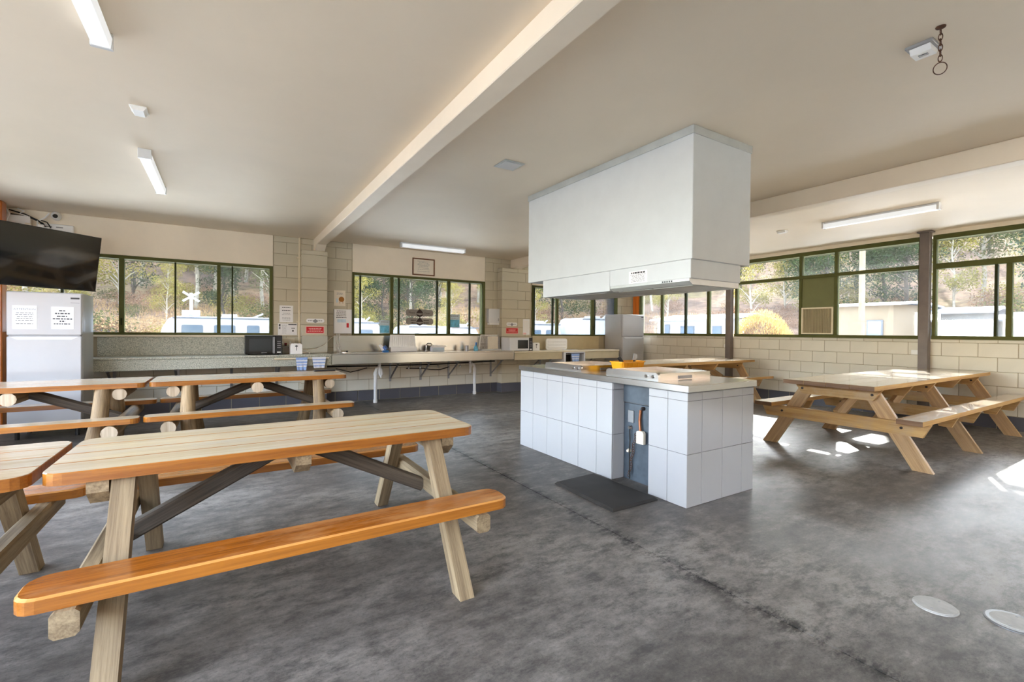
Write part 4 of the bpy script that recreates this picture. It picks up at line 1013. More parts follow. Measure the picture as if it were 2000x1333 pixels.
MB().cbox(-0.20, 0.20, 0.0, 0.06, -0.02, 0.02, 0.004).build('strip', 'white_plastic', p2)
for k in range(3): MB().cbox(-0.15+k*0.12, -0.09+k*0.12, -0.045, 0.0, -0.02, 0.045, 0.006).build('plug', 'white_plastic' if k != 1 else 'cream_plastic', p2)
p3 = thing('router_box', 'white box with dark slots fixed right of the wiring', 'router', (-1.94, YB-0.018, 2.675))
MB().cbox(-0.16, 0.16, -0.05, 0.0, -0.055, 0.055, 0.006).build('case', 'white_plastic', p3)
for k in (-0.09, 0.02): MB().box(k-0.035, k+0.035, -0.052, -0.050, 0.005, 0.02).build('slot', 'grey_plastic', p3)
cc = thing('dome_camera', 'small white security camera under the ceiling at left', 'camera', (-1.96, 8.66, 2.83))
MB().lathe((0, 0.05, 0.02), [(0.055, 0.02), (0.055, -0.005), (0.045, -0.03)], 16, 0, 'y').build('base', 'white_plastic', cc, True)
MB().lathe((0.015, -0.0, -0.005), [(0.03, 0.03), (0.048, 0.01), (0.045, -0.035), (0.03, -0.06)], 16, 0, 'y').build('eyeball', 'white_plastic', cc, True)
MB().lathe((0.015, -0.06, -0.005), [(0.028, 0.002), (0.026, -0.006)], 14, 0, 'y').build('lens', 'black_gloss', cc)
wr_ = thing('wall_cables', 'tangled white and black cables above the television', 'cable', (0, 0, 0))
for pts, r, m in (([(-2.02, 8.68, 2.87), (-2.06, 8.67, 2.80), (-2.13, 8.65, 2.74), (-2.12, 8.60, 2.66)], 0.010, 'white_plastic'),
                  ([(-2.52, 8.64, 2.87), (-2.42, 8.62, 2.86), (-2.385, 8.60, 2.80), (-2.42, 8.58, 2.66)], 0.014, 'white_plastic'),
                  ([(-2.40, 8.66, 2.86), (-2.25, 8.66, 2.82), (-2.12, 8.65, 2.75), (-2.04, 8.66, 2.64)], 0.009, 'cable_black'),
                  ([(-2.40, 8.67, 2.81), (-2.22, 8.66, 2.79), (-2.08, 8.65, 2.72), (-2.03, 8.64, 2.63)], 0.009, 'cable_black'),
                  ([(-2.10, 8.66, 2.76), (-2.04, 8.66, 2.74), (-2.01, 8.68, 2.68), (-2.02, 8.66, 2.62)], 0.008, 'cable_black'),
                  ([(-2.33, 8.69, 2.89), (-2.26, 8.66, 2.86), (-2.30, 8.65, 2.82), (-2.22, 8.64, 2.79)], 0.008, 'white_plastic')):
    MB().tube(pts, r, 6).build('cable', m, wr_, True)
cdt = thing('wall_conduit', 'pale vertical conduit pipe left of the block column', 'pipe', (1.10, YB-0.025, 0))
MB().tube([(0, 0, 0.92), (0, 0, ZC-0.003)], 0.017, 10).build('pipe', 'tan_edge', cdt, True)
for z in (1.45, 2.55): MB().cbox(-0.045, 0.022, -0.02, 0.018, z-0.012, z+0.012, 0.003).build('saddle', 'tan_edge', cdt)

ph = thing('flat_case', 'small dark flat case lying at the far right end of the log table', 'case', (1.20, 6.72, 0.7505))
MB().cbox(-0.17, 0.10, -0.05, 0.05, 0.0, 0.012, 0.003).build('case_body', 'dark_plastic', ph); MB().cbox(-0.16, 0.09, -0.044, 0.044, 0.012, 0.016, 0.002).build('case_lid', 'dark_plastic', ph)
# ------------------------------------------------------------------ signs on the walls
yb = YB-0.0075
s, w, h = sheet('wall_notice', 'white text notice above the microwave, left of the conduit', 0.795, 1.005, 1.437, 1.725, yb)
print_lines(s, -0.07, 0.07, [0.11, 0.06], -0.002, 'ink', R_, 0.012, ragged=0.1); print_lines(s, -0.07, 0.07, [0.012, -0.012, -0.065, -0.085, -0.105], -0.002, 'ink_grey', R_, 0.006)
s, w, h = sheet('wall_notice', 'white instruction sheet with small pictures below the text notice', 0.772, 1.068, 1.222, 1.42, yb)
MB().box(-0.135, -0.11, -0.003, -0.002, 0.05, 0.085).build('picture', 'ink', s); MB().box(-0.135, -0.11, -0.003, -0.002, 0.0, 0.04).build('picture', 'ink_grey', s)
MB().box(0.01, 0.14, -0.003, -0.002, 0.072, 0.088).build('banner', 'ink', s); MB().box(0.07, 0.095, -0.003, -0.002, -0.04, -0.015).build('picture', 'ink', s)
print_lines(s, -0.09, -0.01, [0.07-0.02*k for k in range(8)], -0.002, 'ink_grey', R_, 0.004); print_lines(s, 0.06, 0.11, [0.015], -0.002, 'ink', R_, 0.012, ragged=0)
def oval_sign(label, x0, x1, z0, z1, y):
    t = thing('oval_sign', label, 'sign', ((x0+x1)/2, y, (z0+z1)/2)); w, h = x1-x0, z1-z0
    MB().prism(rrect(-w/2, w/2, -h/2, h/2, h/2-0.001, 6), -0.004, 0.0, 'y').build('plate', 'paper', t)
    MB().prism([(-0.05*w/0.3, -0.004), (0.0, 0.03*w/0.3), (0.05*w/0.3, -0.004), (0.0, -0.045*w/0.3)], -0.005, -0.004, 'y').build('emblem', 'ink_grey', t)
    print_lines(t, -w*0.40, -w*0.16, [0.0], -0.004, 'ink_grey', R_, 0.014, ragged=0); print_lines(t, w*0.17, w*0.40, [0.0], -0.004, 'ink_grey', R_, 0.014, ragged=0)
    return t
def red_sign(label, x0, x1, z0, z1, y):
    t = thing('red_sign', label, 'sign', ((x0+x1)/2, y, (z0+z1)/2)); w, h = x1-x0, z1-z0
    MB().box(-w/2-0.012, w/2+0.012, -0.003, 0.0, -h/2-0.012, h/2+0.012).build('border', 'sign_pink', t)
    MB().box(-w/2, w/2, -0.0045, -0.003, -h/2, h/2).build('plate', 'sign_red', t)
    print_lines(t, -w*0.38, w*0.38, [h*0.22, 0.0], -0.0045, 'sign_pink', R_, 0.011, ragged=0.3); print_lines(t, -w*0.44, w*0.44, [-h*0.24], -0.0045, 'sign_pink', R_, 0.012, ragged=0)
    return t
oval_sign('white oval sign on the column between the back windows', 1.185, 1.475, 1.437, 1.505, 8.545)
red_sign('red sign on the column between the back windows', 1.188, 1.465, 1.262, 1.365, 8.545)
oval_sign('small white oval sign above the white microwave', 5.175, 5.45, 1.435, 1.51, 8.545)
red_sign('red sign above the white microwave', 5.17, 5.465, 1.275, 1.385, 8.545)
s, w, h = sheet('comic_poster', 'cream poster with a brown cartoon pot, highest on the wall', 1.672, 1.868, 1.75, 2.03, yb, 'paper_cream', 0.004, 'poster')
print_lines(s, -0.06, 0.06, [0.09, 0.07], -0.004, 'ink_grey', R_, 0.007)
MB().lathe((0.03, -0.004, -0.02), [(0.048, 0.0), (0.046, -0.001)], 18, 0, 'y').build('picture', 'cartoon_brown', s); MB().box(-0.06, -0.035, -0.005, -0.004, -0.08, -0.01).build('picture', 'poster_pale', s)
for x in (0.0, 0.055): MB().box(x-0.004, x+0.004, -0.005, -0.004, -0.095, -0.06).build('picture', 'cartoon_brown', s)
bxs = thing('wall_box', 'white wall box with printed sheet beside the middle window', 'box', (1.815, YB-0.007, 1.47))
MB().cbox(-0.155, 0.155, -0.07, 0.0, -0.22, 0.22, 0.005).build('case', 'white_enamel', bxs); MB().box(-0.14, 0.14, -0.072, -0.070, -0.21, 0.212).build('sheet', 'paper', bxs)
print_lines(bxs, -0.12, 0.06, [0.185, 0.155, 0.13, 0.10, 0.07], -0.072, 'ink', R_, 0.010); MB().box(-0.10, 0.05, -0.073, -0.072, -0.02, 0.04).build('picture', 'poster_pale', bxs)
MB().box(0.06, 0.10, -0.073, -0.072, -0.11, -0.03).build('picture', 'sign_red', bxs)
for x in (-0.10, -0.075, -0.05): MB().tube([(x, -0.03, -0.22), (x-0.01, -0.03, -0.40), (x+0.02, -0.03, -0.548)], 0.007, 6).build('lead', 'white_plastic', bxs, True)
cf = thing('framed_certificate', 'brown framed certificate above the middle back window', 'picture', (3.355, YB-0.017, 2.578))
fr = MB(); a, b, k = 0.232, 0.168, 0.022
fr.cbox(-a, a, -0.018, 0, b-k, b, 0.003); fr.cbox(-a, a, -0.018, 0, -b, -b+k, 0.003); fr.cbox(-a, -a+k, -0.018, 0, -b+k, b-k, 0.003); fr.cbox(a-k, a, -0.018, 0, -b+k, b-k, 0.003)
fr.build('frame', 'frame_wood', cf); MB().box(-a+k, a-k, -0.006, 0, -b+k, b-k).build('certificate', 'paper_cream', cf)
print_lines(cf, -0.13, 0.13, [0.11, 0.085, 0.06, 0.035, 0.01, -0.02, -0.05, -0.09], -0.006, 'ink_grey', R_, 0.006)
pd = thing('paper_towel_dispenser', 'white paper towel dispenser on the block wall', 'dispenser', (4.945, YB-0.007, 1.625))
MB().prism(rrect(-0.155, 0.155, -0.13, 0.175, 0.03, 4), -0.10, 0.0, 'y').build('cover', 'white_enamel', pd, True); MB().cbox(-0.13, 0.13, -0.085, 0.0, -0.172, -0.128, 0.004).build('tray', 'white_plastic', pd)
MB().box(0.075, 0.09, -0.102, -0.10, -0.09, -0.03).build('window', 'grey_plastic', pd)
s, w, h = sheet('wall_notice', 'pale pink edged notice right of the small oval sign', 5.60, 5.78, 1.245, 1.59, 8.545)
print_lines(s, -0.07, 0.07, [0.12-0.03*k for k in range(8)], -0.002, 'paper_cream', R_, 0.006); MB().box(-0.08, 0.0, -0.003, -0.002, -0.165, -0.13).build('stain', 'sign_pink', s)
# stickers and leaflets on the middle window
yg = YB+0.044
for z0, lab in ((1.60, 'upper grey logo sticker on the middle window'), (1.43, 'lower grey logo sticker on the middle window')):
    t = thing('window_sticker', lab, 'sticker', (3.305, yg, z0+0.07))
    MB().prism(rrect(-0.285, 0.285, -0.065, 0.065, 0.05, 5), -0.002, 0.0, 'y').build('film', 'sticker_grey', t)
    MB().prism([(-0.075, -0.01), (-0.04, 0.04), (0.0, 0.085), (0.04, 0.04), (0.075, -0.01)], -0.003, -0.002, 'y').build('emblem_top', 'sticker_dark', t)
    MB().prism([(-0.075, -0.025), (0.0, -0.05), (0.075, -0.025), (0.05, -0.065), (0.0, -0.088), (-0.05, -0.065)], -0.003, -0.002, 'y').build('emblem_bowl', 'sticker_dark', t)
    if z0 > 1.5:
        wall_text('Please', 0.05, 'sticker_dark', t, (-0.165, -0.003, 0.0)); wall_text('Close', 0.05, 'sticker_dark', t, (0.15, -0.003, -0.005))
    else:
        print_lines(t, -0.19, -0.08, [0.02, -0.03], -0.002, 'sticker_dark', R_, 0.022, ragged=0.1); print_lines(t, 0.08, 0.19, [0.02, -0.03], -0.002, 'sticker_dark', R_, 0.022, ragged=0.1)
for x0, x1, z0, z1, lab in ((2.505, 2.70, 1.258, 1.51, 'blue and white leaflet standing in the middle window corner'), (3.95, 4.18, 1.385, 1.66, 'pale blue leaflet taped on the right of the middle window')):
    s, w, h = sheet('window_leaflet', lab, x0, x1, z0, z1, yg, 'poster_pale', 0.003, 'leaflet')
    MB().box(-w/2+0.012, w/2-0.012, -0.004, -0.003, -h/2+0.012, h*0.10).build('picture', 'poster_blue', s)
    print_lines(s, -w*0.36, w*0.36, [h*0.36], -0.003, 'ink_grey', R_, 0.016, ragged=0); print_lines(s, -w*0.36, w*0.2, [h*0.20], -0.003, 'ink_grey', R_, 0.008)
# outlets on the window wall
for y, lab in ((2.80, 'white power outlet beside the near steel post'), (6.01, 'white power outlet beside the far steel post')):
    t = thing('power_outlet', lab, 'power outlet', (XR-0.007, y, 1.04))
    MB().cbox(-0.012, 0.0, -0.058, 0.058, -0.038, 0.038, 0.003).build('plate', 'white_plastic', t)
    for s_ in (-1, 1): MB().cbox(-0.016, -0.011, s_*0.03-0.008, s_*0.03+0.008, 0.005, 0.022, 0.001).build('switch', 'white_plastic', t)

# ------------------------------------------------------------------ ceiling fittings
def batten(label, x, y, L, along):
    t = thing('batten_light', label, 'ceiling light', (x, y, ZC), 0 if along == 'y' else PI/2)
    MB().cbox(-0.035, 0.035, -L/2, L/2, -0.032, -0.001, 0.003).build('spine', 'white_enamel', t)
    MB().prism([(-0.045, -0.03), (0.045, -0.03), (0.038, -0.085), (-0.038, -0.085)], -L/2+0.012, L/2-0.012, 'y').build('diffuser', 'diffuser', t)
    for s in (-1, 1): MB().cbox(-0.048, 0.048, s*L/2-0.012, s*L/2+0.012, -0.088, -0.001, 0.003).build('end_cap', 'white_enamel', t)
    return t
batten('fluorescent batten at the top left corner of the photo', -0.56, 2.66, 1.25, 'y')
batten('fluorescent batten between the television and the beam', -0.60, 5.83, 1.25, 'y')
batten('fluorescent batten above the middle back window', 3.31, 8.10, 1.25, 'x')
batten('fluorescent batten near the window wall', 7.25, 2.64, 1.25, 'y')
def detector(label, x, y, r=0.055, sq=False):
    t = thing('ceiling_detector', label, 'detector', (x, y, ZC))
    if sq:
        MB().cbox(-0.075, 0.075, -0.06, 0.06, -0.018, -0.001, 0.003).build('base', 'grey_plastic', t); MB().prism([(-0.06, -0.018), (0.06, -0.018), (0.04, -0.045), (-0.04, -0.045)], -0.045, 0.045, 'y').build('cover', 'white_plastic', t)
        MB().box(-0.012, 0.012, -0.02, 0.02, -0.047, -0.045).build('sensor', 'dark_plastic', t)
    else:
        MB().cbox(-0.05, 0.05, -0.065, 0.065, -0.012, -0.001, 0.003).build('base', 'white_plastic', t); MB().prism([(-0.045, -0.012), (0.045, -0.012), (0.03, -0.035), (-0.03, -0.035)], -0.06, 0.06, 'y').build('cover', 'white_plastic', t)
    return t
detector('small white ceiling detector left of the beam, above the front tables', -0.525, 4.28)
detector('square ceiling detector beside the hanging chain', 3.27, 0.985, sq=True)
detector('tiny white ceiling detector beyond the canopy near the window wall', 7.30, 3.87)
vt = thing('ceiling_vent', 'square pale ceiling vent between beam and canopy', 'vent', (2.30, 3.77, ZC), math.radians(0))
MB().cbox(-0.11, 0.11, -0.11, 0.11, -0.008, -0.001, 0.002).build('frame', 'flashing', vt); MB().cbox(-0.085, 0.085, -0.085, 0.085, -0.013, -0.008, 0.002).build('grille', 'white_enamel', vt)
ch = thing('hanging_chain', 'rusty chain with a ring hanging from the ceiling', 'chain', (3.13, 0.875, ZC))
MB().lathe((0, 0, -0.006), [(0.022, 0.005), (0.02, 0.0), (0.008, -0.004)], 12).build('anchor', 'rust', ch)
for k in range(6):
    lk = MB().torus((0, 0, 0), 0.0085, 0.0021, (0, 1, 0) if k % 2 == 0 else (1, 0, 0), 14, 6)
    lk.v = [(x, y, z*2.0) for x, y, z in lk.v]
    lk.build('link', 'rust', ch, True, (0, 0, -0.025-k*0.0275))
MB().torus((0, 0, -0.214), 0.028, 0.0024, (0.75, 0.55, 0.35), 28, 6).build('ring', 'rust', ch, True)
# ------------------------------------------------------------------ outside: ground, bank, trees, caravans
from mathutils import noise as mnoise
def ground_z(x, y):
    dx = max(0.0, x-9.4, -6.0-x if y < 8 else 0.0); dy = max(0.0, y-9.0, -6.0-y); d = math.hypot(dx, dy)
    z = -0.30-0.32*min(1.0, d/10)
    if d > 20: z += 0.23*(min(d, 50)-20)*min(1.0, 0.35+0.65*(d-20)/14)
    if d > 50: z += 0.46*(d-50)
    n = mnoise.noise(Vector((x*0.07, y*0.07, 3.1)))*0.9+mnoise.noise(Vector((x*0.3, y*0.3, 1.7)))*0.25
    return z+n*min(1.0, max(0.0, (d-14)/14))
gm = MB(); NX, NY = 110, 110; X0, X1, Y0, Y1 = -70, 140, -70, 140
gm.v = [(X0+(X1-X0)*i/NX, Y0+(Y1-Y0)*j/NY, ground_z(X0+(X1-X0)*i/NX, Y0+(Y1-Y0)*j/NY)) for j in range(NY+1) for i in range(NX+1)]
gm.f = [(j*(NX+1)+i, j*(NX+1)+i+1, (j+1)*(NX+1)+i+1, (j+1)*(NX+1)+i) for j in range(NY) for i in range(NX)]; gm.mi = [0]*len(gm.f)
gr = gm.build('ground', 'hill', None, True); struct(gr, 'dry grassy ground and bank rising behind the building', 'ground')
gr.modifiers.clear()

rt = random.Random(21)
def leaves(mb, c, rad, n, size, squash=1.0, shell=0.35):
    for _ in range(n):
        while True:
            p = Vector((rt.uniform(-1, 1), rt.uniform(-1, 1), rt.uniform(-1, 1)))
            if shell < p.length < 1: break
        p = Vector(c)+Vector((p.x*rad, p.y*rad, p.z*rad*squash))
        a = Vector((rt.uniform(-1, 1), rt.uniform(-1, 1), rt.uniform(-0.8, 0.8))).normalized(); b = a.orthogonal().normalized(); s = size*rt.uniform(0.6, 1.3)
        b = (Matrix.Rotation(rt.uniform(0, 6.28), 3, a) @ b)
        mb.add([p-a*s*0.5, p+b*s*0.28, p+a*s*0.5, p-b*s*0.28], [(0, 1, 2, 3)])
TREES = []
def tree_proto(h, trunk_r, crown0, nclus, spread, leafmat, barkmat, size, name, seed):
    rt.seed(seed); tr = MB(); fo = MB(); pts = [(0, 0, -0.5)]; x = y = 0
    for k in range(1, 7):
        x += rt.uniform(-0.25, 0.25); y += rt.uniform(-0.25, 0.25); pts.append((x, y, h*0.92*k/6))
    tr.tube(pts, trunk_r, 7, 0, True, [trunk_r*(1-0.13*k) for k in range(7)])
    for k in range(nclus):
        z = h*rt.uniform(crown0, 1.0); f = 1-0.55*abs((z/h-crown0)/(1-crown0)-0.4); ang = rt.uniform(0, 6.28); rr = spread*f*rt.uniform(0.35, 1.0)
        q = Vector((x*z/h+rr*math.cos(ang), y*z/h+rr*math.sin(ang), z)); s = Vector((x*0.7*z/h, y*0.7*z/h, z-rr*0.9))
        tr.tube([s, (s+q)/2+Vector((0, 0, 0.15)), q], 0.05, 5, 0, False, [0.05, 0.03, 0.012])
        leaves(fo, q, rt.uniform(0.8, 1.4)*spread*0.40, 230, size*0.55, 0.75, 0.1)
    return (name, tr.mesh('trunk', barkmat), fo.mesh('foliage', leafmat))
P1 = tree_proto(13.5, 0.16, 0.30, 30, 2.8, 'leaf_olive', 'bark', 0.32, 'gum_tree', 1)
P2 = tree_proto(11.0, 0.16, 0.15, 34, 2.6, 'leaf_dark', 'bark_dark', 0.34, 'dark_tree', 2)
P3 = tree_proto(9.0, 0.10, 0.20, 24, 2.0, 'leaf_yellow', 'bark', 0.28, 'young_wattle', 3)
P4 = tree_proto(15.0, 0.17, 0.38, 30, 2.9, 'leaf_olive', 'bark', 0.32, 'gum_tree', 4)
LAB = {'gum_tree': ('pale-trunked gum tree among the trees on the bank', 'gum trees on the bank'), 'dark_tree': ('dark dense tree among the gums on the bank', 'dark trees on the bank'),
       'young_wattle': ('yellow-green young tree at the edge of the bush', 'yellow-green trees on the bank')}
def plant(proto, x, y, s=1.0):
    name, tm, fm = proto; t = thing(name, LAB[name][0], 'tree', (x, y, ground_z(x, y)-0.1), rt.uniform(0, 6.28), LAB[name][1])
    t.scale = (s, s, s*rt.uniform(0.9, 1.1)); link('trunk', tm, t); link('foliage', fm, t); return t
rt.seed(5); spots = []
while len(spots) < 190:
    a = math.radians(rt.uniform(-30, 98)); d = rt.uniform(42, 84); x, y = 2+d*math.sin(a), 2+d*math.cos(a)
    if all((x-p)**2+(y-q)**2 > 2.6**2 for p, q in spots): spots.append((x, y))
for i, (x, y) in enumerate(spots): plant([P1, P2, P4, P2, P3, P2][i % 6], x, y, rt.uniform(0.85, 1.2))
for x, y, p, s in ((-9, 42, P3, 0.7), (-3.5, 41, P3, 0.6), (3, 40, P1, 0.8), (4.2, 42, P1, 0.85), (0, 43, P2, 0.7), (9, 36, P3, 0.75), (13, 36, P2, 0.7), (16, 35, P3, 0.7), (19, 34, P3, 0.75), (23, 33, P3, 0.7), (11, 38, P2, 0.7), (28, 36, P2, 0.8)): plant(p, x, y, s)
# scrub
def bush_proto(rad, squash, n, size, mat, seed):
    rt.seed(seed); mb = MB()
    for k in range(7):
        a = rt.uniform(0, 6.28); leaves(mb, (rad*0.5*math.cos(a), rad*0.5*math.sin(a), rad*squash*0.5), rad*0.7, n//7, size, squash, 0.2)
    return mb.mesh('foliage', mat)
BM = [bush_proto(1.4, 0.8, 1300, 0.12, m, 30+i) for i, m in enumerate(('leaf_straw', 'leaf_yellow', 'leaf_brown', 'leaf_olive'))]
BL = [('straw-coloured scrub bush on the bank', 'straw bushes'), ('yellow-green scrub bush on the bank', 'yellow-green bushes'), ('brown dry scrub bush on the bank', 'brown bushes'), ('olive scrub bush on the bank', 'olive bushes')]
rt.seed(9)
for i in range(170):
    a = math.radians(rt.uniform(-28, 96)); d = rt.uniform(33, 52); x, y = 2+d*math.sin(a), 2+d*math.cos(a); k = rt.choice((0, 0, 1, 2, 2, 3))
    o = link('scrub_bush', BM[k], None, (x, y, ground_z(x, y)-0.15)); s = rt.uniform(0.6, 1.5); o.scale = (s, s, s); o.rotation_euler = (0, 0, rt.uniform(0, 6.28)); tag(o, BL[k][0], 'bush', BL[k][1])
gs = MB(); rt.seed(14)
for _ in range(26000):
    a = math.radians(rt.uniform(-30, 60)); d = rt.uniform(20, 46); x, y = 2+d*math.sin(a), 2+d*math.cos(a)
    if y < 22: continue
    z = ground_z(x, y); h = rt.uniform(0.12, 0.4); u = rt.uniform(-0.15, 0.15); w = rt.uniform(0.02, 0.05)
    gs.add([(x-w, y, z-0.05), (x+w, y, z-0.05), (x+u, y-0.05, z+h)], [(0, 1, 2)])
go = gs.build('dry_grass', 'leaf_straw'); go['kind'] = 'stuff'; go['label'] = 'dry straw-coloured grass on the bank'; go['category'] = 'grass'
for i, (x, y, s) in enumerate(((-8.3, 37, 0.9), (-6.2, 36.5, 0.8), (-6.0, 33, 0.6))):
    bmr = bmesh.new(); bmesh.ops.create_icosphere(bmr, subdivisions=2, radius=1.0)
    for v in bmr.verts: v.co *= 1+0.25*mnoise.noise(v.co*1.3+Vector((i*5, 0, 0))); v.co.z *= 0.55
    me = bpy.data.meshes.new('boulder'); bmr.to_mesh(me); bmr.free(); me.materials.append(MAT['rock'])
    o = link('boulder', me, None, (x, y, ground_z(x, y)+0.1)); o.scale = (s*1.4, s, s); tag(o, ('large grey boulder on the dry bank, leftmost of three', 'grey boulder on the dry bank, topmost right of three', 'small grey boulder lowest on the dry bank')[i], 'rock')

def caravan(label, x0, x1, y, zr, nose='left', width=2.1, wins=()):
    """box caravan with rounded nose, seen from its long side"""
    zg = ground_z((x0+x1)/2, y+1); L = x1-x0; t = thing('caravan', label, 'caravan', (x0, y, zg)); H = zr-zg
    pr = [(0.0, 0.55), (L, 0.55), (L, H-0.25), (L-0.12, H-0.04), (L-0.3, H), (0.75, H), (0.45, H-0.12), (0.2, H-0.55), (0.0, 1.2)]
    if nose == 'right': pr = [(L-a, b) for a, b in pr]
    MB().prism(pr, 0.0, width, 'y').build('body', 'van_white', t)
    MB().cbox(0.3, L-0.3, -0.02, width+0.02, 0.42, 0.56, 0.01).build('chassis', 'van_trim', t)
    MB().box(0.6, L-0.25, -0.05, 0.0, H-0.12, H-0.05).build('awning_case', 'van_trim', t)
    for a, b in wins:
        wv = MB().prism(rrect(a, b, H-1.15, H-0.42, 0.08, 4), -0.02, 0.0, 'y').build('window', 'van_trim', t); MB().prism(rrect(a+0.04, b-0.04, H-1.11, H-0.46, 0.06, 4), -0.028, -0.02, 'y').build('pane', 'van_glass', wv)
    MB().cbox(L*0.45, L*0.45+0.7, width*0.3, width*0.7, H, H+0.16, 0.03).build('roof_hatch', 'van_white', t)
    MB().tube([(L*0.7, width*0.4, H), (L*0.78, width*0.4, H+0.22)], 0.05, 6).build('roof_vent', 'van_white', t)
    for wx in (L*0.42, L*0.56):
        MB().lathe((wx, 0.06, 0.33), [(0.33, 0.2), (0.33, 0.0), (0.18, -0.01)], 18, 0, 'y').build('wheel', 'tyre', t)
        MB().lathe((wx, width-0.06, 0.33), [(0.18, 0.01), (0.33, 0.0), (0.33, -0.2)], 18, 0, 'y').build('wheel', 'tyre', t)
    return t
caravan('white caravan with dark windows behind the left back window', -2.75, 3.1, 28.0, 1.95, 'left', 2.2, ((0.95, 1.85), (2.30, 3.25), (3.75, 4.35)))
caravan('white caravan end seen at the left of the middle window', 4.2, 7.2, 24.0, 1.78, 'right', 2.0, ((1.6, 2.3),))
caravan('white caravan low in the centre of the middle window', 8.0, 10.6, 24.5, 1.62, 'left', 2.0, ((0.9, 1.2), (1.6, 2.2)))
caravan('white caravan low at the right of the middle window', 10.8, 13.4, 25.0, 1.60, 'right', 2.0, ((0.4, 0.8), (1.3, 1.9)))
caravan('white caravan at the left of the right back window', 15.6, 18.9, 24.0, 1.86, 'right', 2.0, ((0.8, 1.5), (1.9, 2.4)))
caravan('tall white van beside the corner fridge window', 19.1, 23.5, 23.0, 2.25, 'left', 2.1, ((2.6, 3.3),))
xs = thing('crossbuck_sign', 'white crossed board sign standing behind the left caravan', 'sign', (-1.55, 31.0, ground_z(-1.55, 31.0)))
zb = -ground_z(-1.55, 31.0)
MB().cbox(-0.08, 0.08, 0.0, 0.12, 0, zb+3.3, 0.01).build('pole', 'signal_white', xs)
for s_ in (-1, 1): MB().bar((-0.38, -0.03*s_, zb+3.1-s_*0.26), (0.38, -0.03*s_, zb+3.1+s_*0.26), 0.03, 0.12, (0, 0, 1)).build('board', 'signal_white', xs)
MB().cbox(-0.42, 0.42, -0.08, 0.0, zb+1.9, zb+2.35, 0.02).build('lamp_board', 'signal_white', xs)
for s_ in (-1, 1): MB().lathe((s_*0.22, -0.08, zb+2.12), [(0.14, 0.0), (0.14, -0.08), (0.1, -0.1)], 14, 0, 'y').build('lamp', 'cream_plastic', xs)

def cabin(label, x, y0, y1, zw, depth, wall, wins, rise=0.5, name='cabin'):
    zg = ground_z(x+depth/2, (y0+y1)/2)-0.1; t = thing(name, label, 'cabin', (x, y0, zg)); H = zw-zg; L = y1-y0
    MB().box(0, depth, 0, L, 0, H).build('wall', wall, t)
    MB().prism([(-0.4, H), (depth/2, H+rise), (depth+0.4, H), (depth+0.4, H-0.08), (depth/2, H+rise-0.1), (-0.4, H-0.08)], -0.35, L+0.35, 'y').build('roof', 'cabin_roof', t)
    for a, b, z0, z1 in wins:
        wv = MB().box(-0.04, 0.0, a, b, H-z1, H-z0).build('window', 'van_trim', t); MB().box(-0.05, -0.04, a+0.05, b-0.05, H-z1+0.05, H-z0-0.05).build('pane', 'van_glass', wv)
    return t
cabin('pale cabin with three small windows beyond the right window', 26.0, 4.2, 8.6, 1.95, 4.0, 'cabin_wall', ((0.5, 1.0, 0.35, 1.1), (1.6, 2.1, 0.35, 1.1), (2.8, 3.3, 0.35, 1.3)), 0.35)
cabin('tan shed beyond the window with the vent', 20.5, 6.9, 8.9, 2.45, 3.5, 'shed_wall', ((0.3, 0.8, 0.6, 1.4),), 0.15)
cabin('pale hut beside the tan shed', 23.4, 5.2, 6.4, 2.2, 1.6, 'cabin_wall', ((0.4, 1.1, 0.4, 1.1),), 0.2)
cabin('white cabin seen past the canopy through the window wall', 24.0, 15.4, 20.6, 2.15, 4.0, 'van_white', ((0.6, 1.2, 0.4, 1.2), (2.4, 3.4, 0.4, 1.2), (4.2, 4.6, 0.3, 1.6)), 0.35)
pp = thing('timber_pole', 'weathered timber pole outside the tall window', 'pole', (16.0, 6.16, ground_z(16, 6.16)))
MB().tube([(0, 0, -0.2), (0.02, 0, 3), (0, 0, 7.5)], 0.08, 10, 0, True, [0.085, 0.08, 0.07]).build('shaft', 'pole_timber', pp, True); MB().cbox(-0.06, 0.06, -0.9, 0.9, 6.9, 7.02, 0.01).build('crossarm', 'bark_dark', pp)
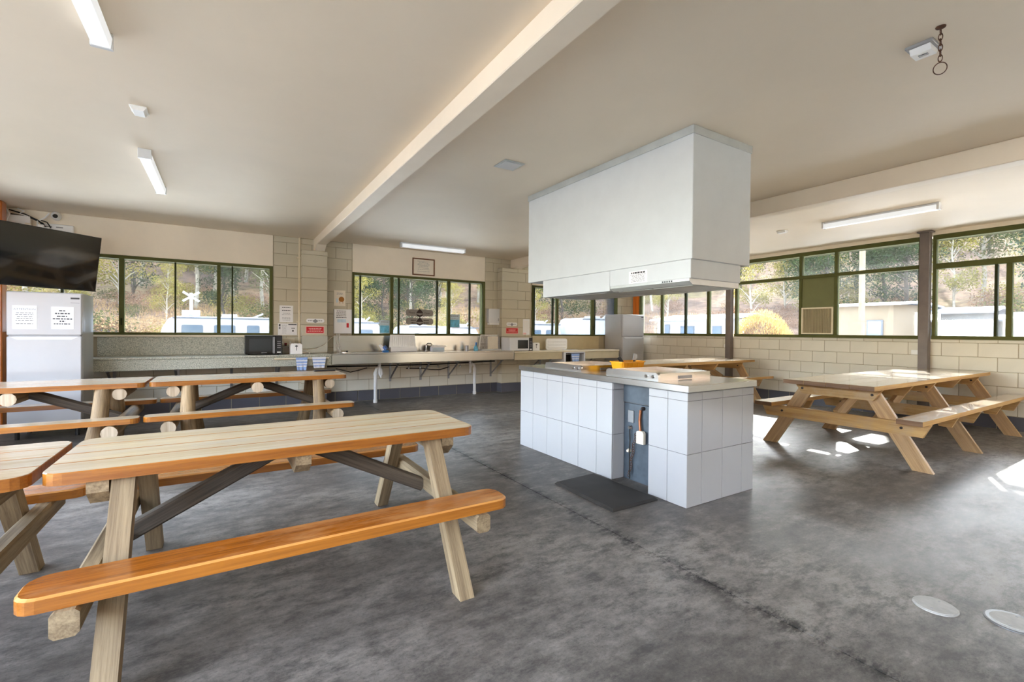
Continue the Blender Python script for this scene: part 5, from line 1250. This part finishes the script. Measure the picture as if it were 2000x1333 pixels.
ds = thing('dome_shrub', 'round golden shrub outside the window wall', 'shrub', (14.0, 8.0, ground_z(14, 8)))
rt.seed(40); mb = MB(); zg = ground_z(14, 8); HH = 1.98-zg
for _ in range(12000):
    a = rt.uniform(0, 6.28); b = math.asin(rt.uniform(0.0, 1.0)); rr = rt.uniform(0.86, 1.02)
    p = Vector((1.05*math.cos(b)*math.cos(a)*rr, 1.05*math.cos(b)*math.sin(a)*rr, 0.3+(HH-0.3)*math.sin(b)*rr))
    d = Vector((math.cos(b)*math.cos(a), math.cos(b)*math.sin(a), math.sin(b)+0.3)).normalized(); s = d.orthogonal().normalized()*0.022
    mb.add([p-s, p+s, p+d*rt.uniform(0.05, 0.11)], [(0, 1, 2)])
mb.build('foliage', 'leaf_gold', ds)
bmr = bmesh.new(); bmesh.ops.create_icosphere(bmr, subdivisions=3, radius=1.0); me = bpy.data.meshes.new('inner_mass')
for v in bmr.verts: v.co = Vector((v.co.x*0.84, v.co.y*0.84, max(0.0, 0.3+v.co.z*(HH-0.56))))
bmr.to_mesh(me); bmr.free(); me.materials.append(MAT['leaf_brown']); link('inner_mass', me, ds)
pm = thing('palm_plant', 'spiky green palm outside the right window', 'palm', (18.0, 3.7, ground_z(18, 3.7)))
MB().tube([(0, 0, -0.1), (0, 0, 1.3)], 0.14, 8).build('stem', 'bark_dark', pm); rt.seed(44)
for k in range(18):
    a = k*2.399; el = rt.uniform(0.3, 1.3); L = rt.uniform(0.9, 1.3); mb = MB(); pr = []
    for j in range(6):
        q = j/5; pr.append(Vector((math.cos(a)*math.cos(el)*L*q, math.sin(a)*math.cos(el)*L*q, 1.3+math.sin(el)*L*q-0.45*q*q*L)))
    sd = Vector((-math.sin(a), math.cos(a), 0))
    for j in range(1, 6):
        for sgn in (-1, 1):
            c = pr[j]; e = c+sd*sgn*0.28*(1.1-j/6)+(pr[j]-pr[j-1])*0.7+Vector((0, 0, -0.05)); mb.add([pr[j-1], c, e], [(0, 1, 2)])
    mb.tube(pr, 0.012, 4, 0, False); mb.build('frond', 'leaf_palm', pm)
